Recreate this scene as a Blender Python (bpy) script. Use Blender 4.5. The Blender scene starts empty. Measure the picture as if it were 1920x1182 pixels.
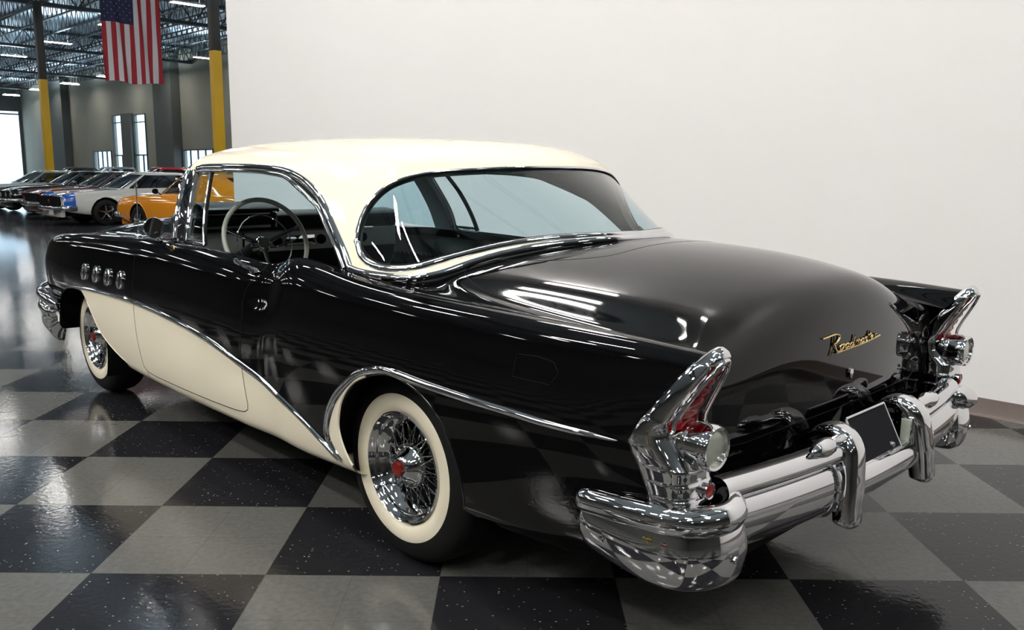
import bpy, bmesh, math, random
import numpy as np
from mathutils import Vector, Matrix, geometry
random.seed(7)
# ------------------------------------------------------------------ camera, world, exposure
SC=bpy.context.scene
SC.view_settings.view_transform='Standard'; SC.view_settings.look='None'
SC.view_settings.gamma=1; SC.view_settings.exposure=0.0
try: SC.view_settings.use_curve_mapping=False
except Exception: pass
cd=bpy.data.cameras.new('camera'); cam=bpy.data.objects.new('camera',cd); SC.collection.objects.link(cam); SC.camera=cam
cd.sensor_width=36; cd.lens=1595.885/1920*36; cd.clip_start=.05; cd.clip_end=400
_r=Vector((9.99959303e-01,8.38773340e-04,8.98274238e-03)); _u=Vector((-0.00899787,0.16521483,0.98621656)); _f=Vector((6.56870072e-04,9.86257247e-01,-1.65215650e-01))
cam.matrix_world=Matrix(((_r.x,_u.x,-_f.x,0),(_r.y,_u.y,-_f.y,0),(_r.z,_u.z,-_f.z,1.39408577),(0,0,0,1)))
W=bpy.data.worlds.new('daylight'); SC.world=W; W.use_nodes=True
W.node_tree.nodes['Background'].inputs[0].default_value=(.66,.83,1.0,1); W.node_tree.nodes['Background'].inputs[1].default_value=3.0
LIGHT_POWER=57.0      # emission of the fluorescent diffusers
E1=Vector((-2**-.5,2**-.5,0)); E2=Vector((2**-.5,2**-.5,0))     # building axes (the tiles are laid diagonally to them)
def bl(a,b,z=0): return E1*a+E2*b+Vector((0,0,z))
ROT1=math.radians(135)   # local x -> E1
# ------------------------------------------------------------------ helpers
COL=SC.collection
def link(o,parent=None):
    COL.objects.link(o)
    if parent is not None: o.parent=parent
    return o
def tag(o,label=None,cat=None,group=None,kind=None):
    if label: o['label']=label
    if cat: o['category']=cat
    if group: o['group']=group
    if kind: o['kind']=kind
    return o
def empty(name,loc=(0,0,0),rz=0,parent=None):
    o=bpy.data.objects.new(name,None); o.location=loc; o.rotation_euler=(0,0,rz); o.empty_display_size=.1
    return link(o,parent)
def mkobj(name,V,F,mat,parent=None,normals=None,smooth=True,angle=None,mats=None,midx=None,uv=None):
    me=bpy.data.meshes.new(name); me.from_pydata([tuple(map(float,v)) for v in V],[],[tuple(int(i) for i in f) for f in F]); 
    me.validate(clean_customdata=False)
    for m in (mats or [mat]): me.materials.append(m)
    if midx is not None: me.polygons.foreach_set('material_index',np.array(midx,dtype=np.int32))
    me.polygons.foreach_set('use_smooth',[bool(smooth)]*len(me.polygons))
    if normals is not None and len(normals)==len(me.vertices):
        me.normals_split_custom_set_from_vertices([tuple(map(float,n)) for n in normals])
    elif angle is not None:
        bm=bmesh.new(); bm.from_mesh(me); a=math.radians(angle)
        for e in bm.edges:
            if len(e.link_faces)==2 and e.calc_face_angle(0)>a: e.smooth=False
        bm.to_mesh(me); bm.free()
    me.update()
    o=bpy.data.objects.new(name,me); return link(o,parent)
class MB:
    """collects shapes into one mesh"""
    def __init__(s): s.V=[];s.F=[];s.M=[];s.m=0
    def add(s,V,F):
        b=len(s.V); s.V+= [tuple(v) for v in V]; s.F+=[tuple(i+b for i in f) for f in F]; s.M+=[s.m]*len(F); return s
    def box(s,c,size,R=None,bev=0):
        x,y,z=[d/2 for d in size]
        if bev<=0:
            V=[Vector((a*x,b*y,d*z)) for a in(-1,1) for b in(-1,1) for d in(-1,1)]
            F=[(0,1,3,2),(4,6,7,5),(0,4,5,1),(2,3,7,6),(0,2,6,4),(1,5,7,3)]
        else:
            bm=bmesh.new(); bmesh.ops.create_cube(bm,size=1); bmesh.ops.scale(bm,vec=(2*x,2*y,2*z),verts=bm.verts)
            bmesh.ops.bevel(bm,geom=list(bm.edges),offset=bev,segments=2,affect='EDGES',profile=.5)
            bm.verts.index_update(); V=[v.co.copy() for v in bm.verts]; F=[tuple(v.index for v in f.verts) for f in bm.faces]; bm.free()
        c=Vector(c); R=R or Matrix.Identity(3)
        return s.add([R@v+c for v in V],F)
    def bar(s,a,b,w,h=None):
        a=Vector(a);b=Vector(b);d=(b-a); L=d.length; h=h or w
        R=d.to_track_quat('X','Z').to_matrix()
        return s.box((a+b)/2,(L,w,h),R)
    def tube(s,pts,r,n=8,closed=False,caps=True,flat=1.0,up=None):
        pts=[Vector(p) for p in pts]; N=len(pts); rr=r if hasattr(r,'__len__') else [r]*N
        base=[]; prev=None
        for i,p in enumerate(pts):
            if closed: t=pts[(i+1)%N]-pts[i-1]
            else: t=pts[min(i+1,N-1)]-pts[max(i-1,0)]
            t.normalize()
            if prev is None:
                a=Vector(up) if up else (Vector((0,0,1)) if abs(t.z)<.9 else Vector((1,0,0)))
            else: a=prev
            a=(a-t*a.dot(t)).normalized(); b=t.cross(a); prev=a
            base.append((p,a,b))
        V=[];F=[]
        for i,(p,a,b) in enumerate(base):
            for k in range(n):
                th=2*math.pi*k/n; V.append(p+(a*math.cos(th)*flat+b*math.sin(th))*rr[i])
        M=N if closed else N-1
        for i in range(M):
            for k in range(n):
                j=(i+1)%N; F.append((i*n+k,i*n+(k+1)%n,j*n+(k+1)%n,j*n+k))
        if caps and not closed:
            F.append(tuple(range(n-1,-1,-1))); F.append(tuple((N-1)*n+k for k in range(n)))
        return s.add(V,F)
    def lathe(s,prof,c=(0,0,0),axis='y',n=48,sgn=1,arc=None):
        """prof: list of (radius, along-axis)"""
        c=Vector(c); V=[];F=[]
        for r,h in prof:
            for k in range(n):
                th=2*math.pi*k/n; a,b=r*math.cos(th),r*math.sin(th); h2=h*sgn
                v={'y':(a,h2,b),'x':(h2,a,b),'z':(a,b,h2)}[axis]; V.append(c+Vector(v))
        for i in range(len(prof)-1):
            for k in range(n):
                q=(i*n+k,i*n+(k+1)%n,(i+1)*n+(k+1)%n,(i+1)*n+k); F.append(q)
        if prof[0][0]>1e-4: pass
        return s.add(V,F)
    def build(s,name,mat,parent=None,smooth=True,angle=35,mats=None):
        return mkobj(name,s.V,s.F,mat,parent,smooth=smooth,angle=angle,mats=mats,midx=s.M if mats else None)
def spline(P,n=8,closed=False):
    """Catmull-Rom through the points (any dimension)"""
    P=np.array(P,float); N=len(P); out=[]
    Q=(lambda i:P[i%N]) if closed else (lambda i:P[i] if 0<=i<N else (2*P[0]-P[1] if i<0 else 2*P[-1]-P[-2]))
    for i in range(N if closed else N-1):
        a,b,c,d=Q(i-1),Q(i),Q(i+1),Q(i+2)
        for k in range(n):
            t=k/n; out.append(.5*((2*b)+(-a+c)*t+(2*a-5*b+4*c-d)*t*t+(-a+3*b-3*c+d)*t**3))
    if not closed: out.append(P[-1])
    return np.array(out)
def inpoly(P,poly):
    P=np.asarray(P); x,y=P[:,0],P[:,1]; c=np.zeros(len(P),bool); q=np.asarray(poly); j=len(q)-1
    for i in range(len(q)):
        xi,yi=q[i];xj,yj=q[j]
        m=((yi>y)!=(yj>y)); 
        with np.errstate(divide='ignore',invalid='ignore'): c^=m&(x<(xj-xi)*(y-yi)/(yj-yi)+xi)
        j=i
    return c
# ------------------------------------------------------------------ materials
def mat(name,color,rough=.5,metal=0,coat=0,spec=.5,emit=None,es=1,trans=0,ior=1.45,coatr=.03):
    m=bpy.data.materials.new(name); m.use_nodes=True; b=m.node_tree.nodes['Principled BSDF']
    b.inputs['Base Color'].default_value=(*color,1); b.inputs['Roughness'].default_value=rough; b.inputs['Metallic'].default_value=metal
    b.inputs['Coat Weight'].default_value=coat; b.inputs['Coat Roughness'].default_value=coatr; b.inputs['Specular IOR Level'].default_value=spec
    b.inputs['IOR'].default_value=ior; b.inputs['Transmission Weight'].default_value=trans
    if emit: b.inputs['Emission Color'].default_value=(*emit,1); b.inputs['Emission Strength'].default_value=es
    return m
def noisy(m,scale=6,amt=.15,detail=4,bump=0,coord='Object'):
    """a little procedural variation of tone (wear, dust) over the flat colour"""
    nt=m.node_tree; b=nt.nodes['Principled BSDF']; c=b.inputs['Base Color'].default_value[:]
    tc=nt.nodes.new('ShaderNodeTexCoord'); n=nt.nodes.new('ShaderNodeTexNoise'); n.inputs['Scale'].default_value=scale; n.inputs['Detail'].default_value=detail
    r=nt.nodes.new('ShaderNodeMix'); r.data_type='RGBA'
    r.inputs['A'].default_value=tuple(x*(1-amt) for x in c[:3])+(1,); r.inputs['B'].default_value=tuple(min(1,x*(1+amt)) for x in c[:3])+(1,)
    nt.links.new(tc.outputs[coord],n.inputs['Vector']); nt.links.new(n.outputs['Fac'],r.inputs['Factor']); nt.links.new(r.outputs['Result'],b.inputs['Base Color'])
    if bump:
        bp=nt.nodes.new('ShaderNodeBump'); bp.inputs['Strength'].default_value=bump; bp.inputs['Distance'].default_value=.01
        nt.links.new(n.outputs['Fac'],bp.inputs['Height']); nt.links.new(bp.outputs['Normal'],b.inputs['Normal'])
    return m
def glassmat(name,tint,rough=0,refl=1.0):
    """thin sheet glass: tinted see-through plus mirror reflection by angle"""
    m=bpy.data.materials.new(name); m.use_nodes=True; nt=m.node_tree; nt.nodes.clear()
    o=nt.nodes.new('ShaderNodeOutputMaterial'); mx=nt.nodes.new('ShaderNodeMixShader'); t=nt.nodes.new('ShaderNodeBsdfTransparent'); g=nt.nodes.new('ShaderNodeBsdfGlossy'); 
    ge=nt.nodes.new('ShaderNodeNewGeometry'); dt=nt.nodes.new('ShaderNodeVectorMath'); dt.operation='DOT_PRODUCT'; nt.links.new(ge.outputs['Incoming'],dt.inputs[0]); nt.links.new(ge.outputs['Normal'],dt.inputs[1])
    def mth(op,a,b_=None):
        n=nt.nodes.new('ShaderNodeMath'); n.operation=op
        for i,x in enumerate((a,b_)):
            if x is None: continue
            if isinstance(x,(int,float)): n.inputs[i].default_value=x
            else: nt.links.new(x,n.inputs[i])
        return n
    f=mth('ADD',mth('MULTIPLY',mth('POWER',mth('SUBTRACT',1.0,mth('ABSOLUTE',dt.outputs['Value']).outputs[0]).outputs[0],5.0).outputs[0],.93).outputs[0],.06)
    t.inputs['Color'].default_value=(*tint,1); g.inputs['Roughness'].default_value=rough; g.inputs['Color'].default_value=(refl,refl,refl,1)
    nt.links.new(f.outputs[0],mx.inputs[0]); nt.links.new(t.outputs[0],mx.inputs[1]); nt.links.new(g.outputs[0],mx.inputs[2]); nt.links.new(mx.outputs[0],o.inputs[0])
    return m
M={}
M['black']=mat('black_paint',(.0018,.0017,.002),.035,0,0,.5)
M['cream']=noisy(mat('cream_paint',(.84,.77,.60),.10,0,0,.5),2,.02)
M['roofcream']=M['cream']
M['chrome']=mat('chrome',(.80,.80,.82),.035,1)
M['satin']=mat('satin_steel',(.45,.45,.46),.3,1)
M['gold']=mat('gold_plate',(.85,.62,.28),.12,1)
M['rubber']=noisy(mat('tyre_rubber',(.006,.006,.006),.6,spec=.25),30,.3)
M['whitewall']=noisy(mat('whitewall_rubber',(.74,.68,.53),.45),8,.04)
M['dark']=mat('dark_recess',(.004,.004,.004),.7,spec=.1)
M['under']=noisy(mat('underbody_black',(.005,.005,.005),.7,spec=.15),12,.3)
M['red']=mat('red_enamel',(.16,.010,.006),.15,0,.6)
M['lens']=mat('red_lens',(.20,.003,.005),.07,0,0)
M['clear']=mat('ribbed_clear_lens',(.42,.45,.38),.12,.3,1)
M['glass']=glassmat('tinted_car_glass',(.66,.83,.88))
M['sideglass']=glassmat('side_glass',(.93,.96,.97))
M['clearglass']=glassmat('window_glass',(.92,.97,.98))
M['ivory']=mat('ivory_plastic',(.50,.51,.44),.25,0,.5)
M['blackvinyl']=noisy(mat('black_vinyl',(.008,.009,.010),.35),20,.3)
M['greytrim']=noisy(mat('grey_dash_trim',(.42,.42,.38),.35),14,.05)
M['greycloth']=noisy(mat('dark_green_grey_cloth',(.02,.03,.028),.7),40,.3)
M['liner']=noisy(mat('headliner_cloth',(.30,.32,.32),.8),30,.05)
M['plate']=mat('licence_plate_black',(.010,.010,.014),.8,spec=.15)
# ------------------------------------------------------------------ patches of smooth surface
def resample(poly,step=.12):
    """subdivide long edges"""
    out=[]
    for i in range(len(poly)-1):
        a=np.array(poly[i],float);b=np.array(poly[i+1],float); n=max(1,int(math.ceil(np.abs(b-a).max()/step)))
        for k in range(n): out.append(a+(b-a)*k/n)
    out.append(np.array(poly[-1],float)); return np.array(out)
class Patch:
    """a spline surface triangulated so that the given curves (in surface coordinates) are edges"""
    def __init__(s,S,curves,du=.125,dv=.25,u0=0,u1=None,v0=0,v1=None):
        s.S=S; u1=S.nu if u1 is None else u1; v1=S.nv if v1 is None else v1
        us=np.linspace(u0,u1,max(2,int(round((u1-u0)/du))+1)); vs=np.linspace(v0,v1,max(2,int(round((v1-v0)/dv))+1))
        G=np.stack(np.meshgrid(us,vs,indexing='ij'),-1).reshape(-1,2)
        pts=[];edges=[]
        for c in curves:
            c=np.array(c,float); c[:,0]=np.clip(c[:,0],u0,u1); c[:,1]=np.clip(c[:,1],v0,v1)
            c=resample(c,min(du,dv)); b=len(pts); pts+=list(c); edges+=[(b+i,b+i+1) for i in range(len(c)-1)]
        if pts:
            PP=np.array(pts); keep=np.ones(len(G),bool); sc=np.array([1/du,1/dv])
            inner=(G[:,0]>u0+1e-6)&(G[:,0]<u1-1e-6)&(G[:,1]>v0+1e-6)&(G[:,1]<v1-1e-6)
            for i in np.where(inner)[0]:
                if ((((PP-G[i])*sc)**2).sum(1)).min()<.16: keep[i]=False
            G=G[keep]
        b=len(pts); allp=pts+list(G)
        q=[b+i for i in range(len(G))]
        cor=[(u0,v0),(u1,v0),(u1,v1),(u0,v1)]; cb=len(allp); allp+= [np.array(c) for c in cor]; edges+=[(cb,cb+1),(cb+1,cb+2),(cb+2,cb+3),(cb+3,cb)]
        r=geometry.delaunay_2d_cdt([Vector((float(p[0]),float(p[1]))) for p in allp],edges,[],0,1e-5)
        s.uv=np.array([tuple(v) for v in r[0]]); s.T=np.array([tuple(f) for f in r[2]])
        a,b_,c=s.uv[s.T[:,0]],s.uv[s.T[:,1]],s.uv[s.T[:,2]]; s.cen=(a+b_+c)/3
        ar=np.cross(b_-a,c-a); ok=np.abs(ar)>1e-7; s.T=s.T[ok]; s.cen=s.cen[ok]
        s.X,s.N=S.ev(s.uv[:,0],s.uv[:,1],True)
    def emit(s,mask,name,mats,midx=None,parent=None,off=0,mirror=False,flip=False):
        T=s.T[mask]
        if len(T)==0: return None
        X=s.X+s.N*off; N=s.N*(-1 if flip else 1)
        # orient
        fn=np.cross(X[T[:,1]]-X[T[:,0]],X[T[:,2]]-X[T[:,0]]); wrong=(fn*N[T[:,0]]).sum(1)<0
        T=T.copy(); T[wrong]=T[wrong][:,::-1]
        mi=None if midx is None else np.array(midx)[mask]
        if mirror:
            X=X*[1,-1,1]; N=N*[1,-1,1]; T=T[:,::-1]
        used,inv=np.unique(T,return_inverse=True); T=inv.reshape(T.shape)
        return mkobj(name,X[used],T,None,parent,normals=N[used],mats=mats,midx=mi)
def both(s_patch,mask,name,mats,midx,parent,**k):
    """left and mirrored right piece"""
    a=s_patch.emit(mask,name,mats,midx,parent,**k); b=s_patch.emit(mask,name,mats,midx,parent,mirror=True,**k); return a,b
def onsurf(S,uvs,off=0):
    uvs=np.array(uvs); X,N=S.ev(uvs[:,0],uvs[:,1],True); return X+N*off,N
def trim_mesh(X,N,w,h,mirror=False,seg=6,sink=.002):
    """half-round moulding along a line of points X with surface normals N; w,h may vary"""
    n=len(X); ww=w if hasattr(w,'__len__') else [w]*n; hh=h if hasattr(h,'__len__') else [h]*n
    V=[];F=[];K=seg+1
    for i in range(n):
        t=X[min(i+1,n-1)]-X[max(i-1,0)]; t=t/(np.linalg.norm(t)+1e-12); nn=N[i]-t*(N[i]@t); nn/=np.linalg.norm(nn)+1e-12; b=np.cross(t,nn)
        for k in range(K):
            th=math.pi*k/seg; V.append(X[i]+b*math.cos(th)*ww[i]/2+nn*(math.sin(th)*hh[i]-sink))
    for i in range(n-1):
        for k in range(seg): F.append((i*K+k,i*K+k+1,(i+1)*K+k+1,(i+1)*K+k))
    F.append(tuple(range(K))); F.append(tuple((n-1)*K+k for k in range(K-1,-1,-1)))
    V=np.array(V)
    if mirror: V=V*[1,-1,1]; F=[f[::-1] for f in F]
    F=[f[::-1] for f in F]
    return V,F
def trim(S,uvs,w,h,name,m,parent,n=6,sides=(0,1),smooth_pts=True,off=0,seg=6):
    P=spline(uvs,n) if smooth_pts else np.array(uvs); X,N=onsurf(S,P,off)
    L=len(X); tt=np.linspace(0,len(uvs)-1,L)
    ww=np.interp(tt,np.arange(len(uvs)),w) if hasattr(w,'__len__') else w
    hh=np.interp(tt,np.arange(len(uvs)),h) if hasattr(h,'__len__') else h
    r=[]
    for sd in sides:
        V,F=trim_mesh(X,N,ww,hh,mirror=bool(sd),seg=seg); r.append(mkobj(name,V,F,m,parent,angle=60))
    return r
def bbasis(t):
    return np.stack([(1-t)**3,3*t**3-6*t**2+4,-3*t**3+3*t**2+3*t+1,t**3],-1)/6
def dbasis(t):
    return np.stack([-3*(1-t)**2,9*t**2-12*t,-9*t**2+6*t+3,3*t**2],-1)/6
class Surf:
    """uniform bicubic B-spline; mirror=True: last column lies on y=0 and is mirrored"""
    def __init__(s,rows,mirror=False,sign=1.0):
        P=np.array(rows,float)
        if mirror:
            e=P[:,-2:-1]*np.array([1,-1,1])
        else: e=2*P[:,-1:]-P[:,-2:-1]
        P=np.concatenate([2*P[:,:1]-P[:,1:2],P,e],1)
        P=np.concatenate([2*P[:1]-P[1:2],P,2*P[-1:]-P[-2:-1]],0)
        s.P=P; s.nu=P.shape[0]-3; s.nv=P.shape[1]-3; s.sign=sign
    def ev(s,u,v,der=False):
        u=np.clip(np.asarray(u,float),0,s.nu-1e-9); v=np.clip(np.asarray(v,float),0,s.nv-1e-9)
        i=np.floor(u).astype(int); j=np.floor(v).astype(int); a=u-i; b=v-j
        I=i[...,None]+np.arange(4); J=j[...,None]+np.arange(4)
        G=s.P[I[...,:,None],J[...,None,:]]
        A=bbasis(a);B=bbasis(b)
        X=np.einsum('...i,...j,...ijk->...k',A,B,G)
        if not der: return X
        U=np.einsum('...i,...j,...ijk->...k',dbasis(a),B,G); V=np.einsum('...i,...j,...ijk->...k',A,dbasis(b),G)
        n=np.cross(U,V); n/=np.linalg.norm(n,axis=-1,keepdims=True)+1e-12
        return X,n*s.sign
    def grid(s,n=8):
        if not hasattr(s,'_g'):
            uu=np.linspace(0,s.nu,s.nu*n+1); vv=np.linspace(0,s.nv,s.nv*n+1)
            U,V=np.meshgrid(uu,vv,indexing='ij'); s._g=(U,V,s.ev(U,V))
        return s._g
    def _ref(s,f,u,v):
        for _ in range(25):
            r=f(u,v); h=1e-4
            J=np.stack([(f(u+h,v)-f(u-h,v))/(2*h),(f(u,v+h)-f(u,v-h))/(2*h)],1)
            d=np.linalg.lstsq(J,-r,rcond=None)[0]; d=np.clip(d,-.5,.5)
            u=min(max(u+d[0],0),s.nu);v=min(max(v+d[1],0),s.nv)
            if abs(d).max()<1e-6: break
        return u,v
    def inv(s,p,axes=(0,1,2)):
        """uv of the surface point nearest to p, in the chosen axes"""
        U,V,X=s.grid(); ax=list(axes); p=np.asarray(p,float)
        d=((X[...,ax]-p[ax])**2).sum(-1); k=np.unravel_index(d.argmin(),d.shape)
        return s._ref(lambda u,v:s.ev(u,v)[ax]-p[ax],U[k],V[k])
    def hit(s,C,d):
        """uv where the ray meets the surface (nearest hit)"""
        U,V,X=s.grid(); d=d/np.linalg.norm(d); a=np.cross(d,[0,0,1.]);a/=np.linalg.norm(a);b=np.cross(d,a)
        q=X-C; e=(q@a)**2+(q@b)**2
        m=e<e.min()+4e-4; 
        t=np.where(m,q@d,1e9); k=np.unravel_index(t.argmin(),t.shape)
        f=lambda u,v:np.array([(s.ev(u,v)-C)@a,(s.ev(u,v)-C)@b])
        u,v=s._ref(f,U[k],V[k]); r=f(u,v)
        return u,v,float(np.hypot(*r))

# ---------------- side of the body (left, +y) : rocker -> ridge -> valley
def side_rows():
    R=[]
    #  x : rocker z, mid width, shoulder(y,z), ridge(y,z), valley(y,z)
    S=[
    (4.02,.50,.86, .86,.80, .80,.88, .70,.90),
    (4.00,.44,.90, .88,.82, .83,.915, .70,.93),
    (3.85,.38,.925,.905,.86, .86,.955, .72,.955),
    (3.60,.36,.945,.915,.88, .865,.985, .74,.975),
    (3.25,.33,.955,.925,.89, .87,1.005,.76,.985),
    (2.90,.30,.962,.93,.89, .875,1.02,.77,.995),
    (2.55,.275,.968,.94,.90, .88,1.03,.79,1.01),
    (2.20,.265,.975,.95,.90, .89,1.04,.82,1.035),
    (1.90,.26,.98,.955,.90, .90,1.035,.865,1.045),
    (1.50,.26,.985,.96,.89, .905,1.02,.875,1.035),
    (1.20,.26,.985,.96,.885, .905,1.012,.878,1.028),
    (1.02,.26,.983,.955,.88, .902,1.005,.878,1.02),
    (0.90,.26,.975,.935,.87, .895,.985,.878,1.008),
    (0.80,.26,.975,.935,.88, .895,.995,.878,1.020),
    (0.70,.26,.985,.965,.90, .910,1.035,.880,1.058),
    (0.55,.26,.990,.972,.91, .918,1.04,.882,1.058),
    (0.35,.27,.993,.975,.91, .92,1.02,.880,1.035),
    (0.10,.28,.993,.975,.91, .92,1.005,.86,1.012),
    (-.20,.29,.990,.972,.91, .915,1.00,.808,.983),
    (-.50,.30,.983,.965,.91, .905,.995,.78,.964),
    (-.80,.31,.972,.952,.91, .895,.99,.772,.944),
    (-1.0,.33,.962,.940,.91, .885,.985,.771,.928),
    (-1.13,.34,.95,.925,.91, .875,.978,.776,.912),
    (-1.235,.35,.94,.915,.91, .865,.972,.78,.90),
    ]
    for (x,zr,w,ys,zs,yr,zg,yv,zv) in S:
        lean=min(1,max(0,(-x-.8)/.43))  # tail leans forward going down
        def X(z): return x+lean*float(np.interp(z,[.3,.45,.58,.64,.73,.76,.86,.95],[.09,.09,.11,.13,.18,.17,.09,0]))
        nose=max(0,(x-3.8)/.22)
        def XN(z): return X(z)-nose*max(0,(.82-z))*.45
        row=[(0,w-.25,zr+.02),(0,w-.10,zr-.005),(0,w-.045,zr+.03),(0,w-.028,zr+.09),(0,w-.012,zr+.20),(0,w,.60),(0,w+.004,.70),(0,w-.004,.80),
             (0,ys,zs),(0,(ys+yr)/2+.008,(zs+zg)/2+.018),(0,yr,zg),(0,yr*.62+yv*.38,zg+.002+(zv-zg)*.25),(0,yv+.25*(yr-yv),zv+.15*(zg-zv)),(0,yv,zv)]
        R.append([(XN(z),y,z) for _,y,z in row])
    return R
SIDE=Surf(side_rows())
def deck_rows():
    ys=(None,.74,.69,.60,.48,.33,.17,0)
    D=[ # x, valley (y,z), heights at ys
    (.45,(.868,1.045),[1.048,1.06,1.08,1.10,1.12,1.13,1.135]),
    (.25,(.867,1.028),[1.036,1.055,1.082,1.108,1.13,1.145,1.15]),
    (.0,(.835,1.002),[1.028,1.052,1.086,1.121,1.147,1.16,1.165]),
    (-.3,(.79,.975),[.992,1.020,1.066,1.108,1.143,1.161,1.166]),
    (-.6,(.776,.957),[.967,.996,1.045,1.092,1.133,1.156,1.162]),
    (-.85,(.771,.940),[.948,.974,1.022,1.070,1.113,1.138,1.145]),
    (-1.02,(.771,.926),[.930,.950,.992,1.040,1.082,1.108,1.115]),
    ]
    R=[]
    for x,(yv,zv),z in D:
        R.append([(x,yv,zv)]+[(x,ys[k+1],z[k]-.011) for k in range(7)])
    XE=(-1.14,-1.130,-1.135,-1.152,-1.168,-1.180,-1.188,-1.190)
    E=[
    ([-1.105,-1.10,-1.10,-1.108,-1.115,-1.122,-1.128,-1.13],[.912,.910,.925,.955,.995,1.045,1.075,1.08]),
    ([-1.135,-1.122,-1.125,-1.140,-1.155,-1.168,-1.176,-1.178],[.892,.878,.878,.905,.945,.99,1.015,1.02]),
    (XE,[.85,.84,.835,.845,.88,.915,.935,.94]),
    (XE,[.78,.78,.78,.785,.81,.83,.84,.84]),
    ([x+.001 for x in XE],[.70,.70,.70,.71,.73,.74,.745,.745]),
    ([x+.004 for x in XE],[.62,.62,.62,.63,.645,.65,.655,.655]),
    ([x+.010 for x in XE],[.54]*8),
    ([x+.04 for x in XE],[.42]*8),
    ([-1.06]*8,[.33]*8),
    ]
    Y=(.78,.74,.69,.585,.46,.32,.165,0)
    for xs,zs in E: R.append([(xs[k],Y[k],zs[k]) for k in range(8)])
    return R
DECK=Surf(deck_rows(),mirror=True)
def hood_rows():
    R=[]
    D=[(1.75,.86,1.045,1.15),(1.95,.865,1.045,1.15),(2.2,.82,1.035,1.15),(2.55,.79,1.01,1.145),(2.9,.77,.995,1.125),(3.25,.76,.985,1.10),(3.6,.74,.975,1.06),(3.8,.72,.96,1.02)]
    for x,yv,zv,zc in D:
        f=(0,.15,.45,.8,.96,1.0,1.0)
        yy=(yv,.66,.55,.42,.28,.14,0)
        R.append([(x,yy[k],zv+(zc-zv)*f[k]-(.0 if k in(0,) else .012 if k==1 else 0)) for k in range(7)])
    for xs,z,g in ((3.92,.95,.02),(3.99,.88,.0),(4.0,.78,0),(3.99,.60,0),(3.95,.42,0)):
        yy=(.70,.62,.52,.40,.27,.14,0)
        R.append([(xs-.0*y,y,z-(.03 if y>.5 and z>.9 else 0)) for y in yy])
    return R
HOOD=Surf(hood_rows(),mirror=True,sign=-1)
# ---------------- greenhouse : rings from the windshield centre round the side to the rear centre
RB=[(2.56,0,1.145),(2.53,.25,1.142),(2.44,.50,1.125),(2.28,.70,1.09),(2.08,.81,1.05),(1.94,.862,1.045),(1.75,.872,1.04),(1.45,.876,1.036),(1.15,.878,1.03),(.85,.878,1.012),(.60,.880,1.055),(.35,.876,1.035),
    (.15,.862,1.020),(.02,.80,1.020),(-.03,.70,1.040),(-.095,.58,1.078),(-.175,.45,1.117),(-.27,.30,1.142),(-.35,.15,1.152),(-.375,0,1.154)]
RE=[(2.20,0,1.455),(2.19,.20,1.455),(2.16,.42,1.448),(2.10,.60,1.435),(2.03,.70,1.420),(1.96,.728,1.413),(1.78,.736,1.412),(1.50,.740,1.412),(1.22,.742,1.410),(1.00,.742,1.408),(.80,.738,1.405),(.62,.730,1.400),
    (.48,.715,1.394),(.38,.68,1.390),(.32,.62,1.392),(.26,.54,1.396),(.19,.42,1.404),(.11,.26,1.412),(.065,.12,1.416),(.055,0,1.417)]
def green_rows():
    B=np.array(RB);E=np.array(RE)
    rows=[]
    def ring(f,bul,dz=0):
        P=B+(E-B)*f
        c=np.array([1.1,0,0]); d=P-c; d[:,2]=0; d/=np.linalg.norm(d,axis=1,keepdims=True)
        w=np.where(B[:,0]>.3,1,np.where(B[:,0]>0,.4,.1))[:,None]
        return P+d*bul*w+np.array([0,0,dz])
    rows.append(B); rows.append(ring(.25,.022)); rows.append(ring(.55,.026)); rows.append(ring(.82,.018,.0))
    rows.append(E)
    def dome(s,h):
        # scale ring towards spine; h: height blend to crown
        P=E.copy(); xs=np.clip(E[:,0],.45,1.75)
        P[:,0]=xs+(E[:,0]-xs)*s; P[:,1]=E[:,1]*s
        cr=1.558-.030*np.abs((P[:,0]-1.35)/.9)**2.2
        P[:,2]=E[:,2]+(cr-E[:,2])*h
        return P
    rows.append(dome(.955,.26)); rows.append(dome(.86,.50)); rows.append(dome(.68,.77)); rows.append(dome(.45,.93)); rows.append(dome(.22,.99)); rows.append(dome(.0,1.0))
    return np.array(rows)
GR=green_rows()
# transpose: u along the ring, v from belt (0) to crown (10); ends mirrored across y=0
class GSurf(Surf):
    def __init__(s,rows,sign=1):
        P=np.swapaxes(np.array(rows),0,1)      # ring, level
        m=np.array([1,-1,1])
        P=np.concatenate([P[1:2]*m,P,P[-2:-1]*m],0)
        lo=2*P[:,:1]-P[:,1:2]; hi=P[:,-2:-1]*m
        P=np.concatenate([lo,P,hi],1)
        s.P=P; s.nu=P.shape[0]-3; s.nv=P.shape[1]-3; s.sign=sign
GREEN=GSurf(GR,1)
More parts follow.
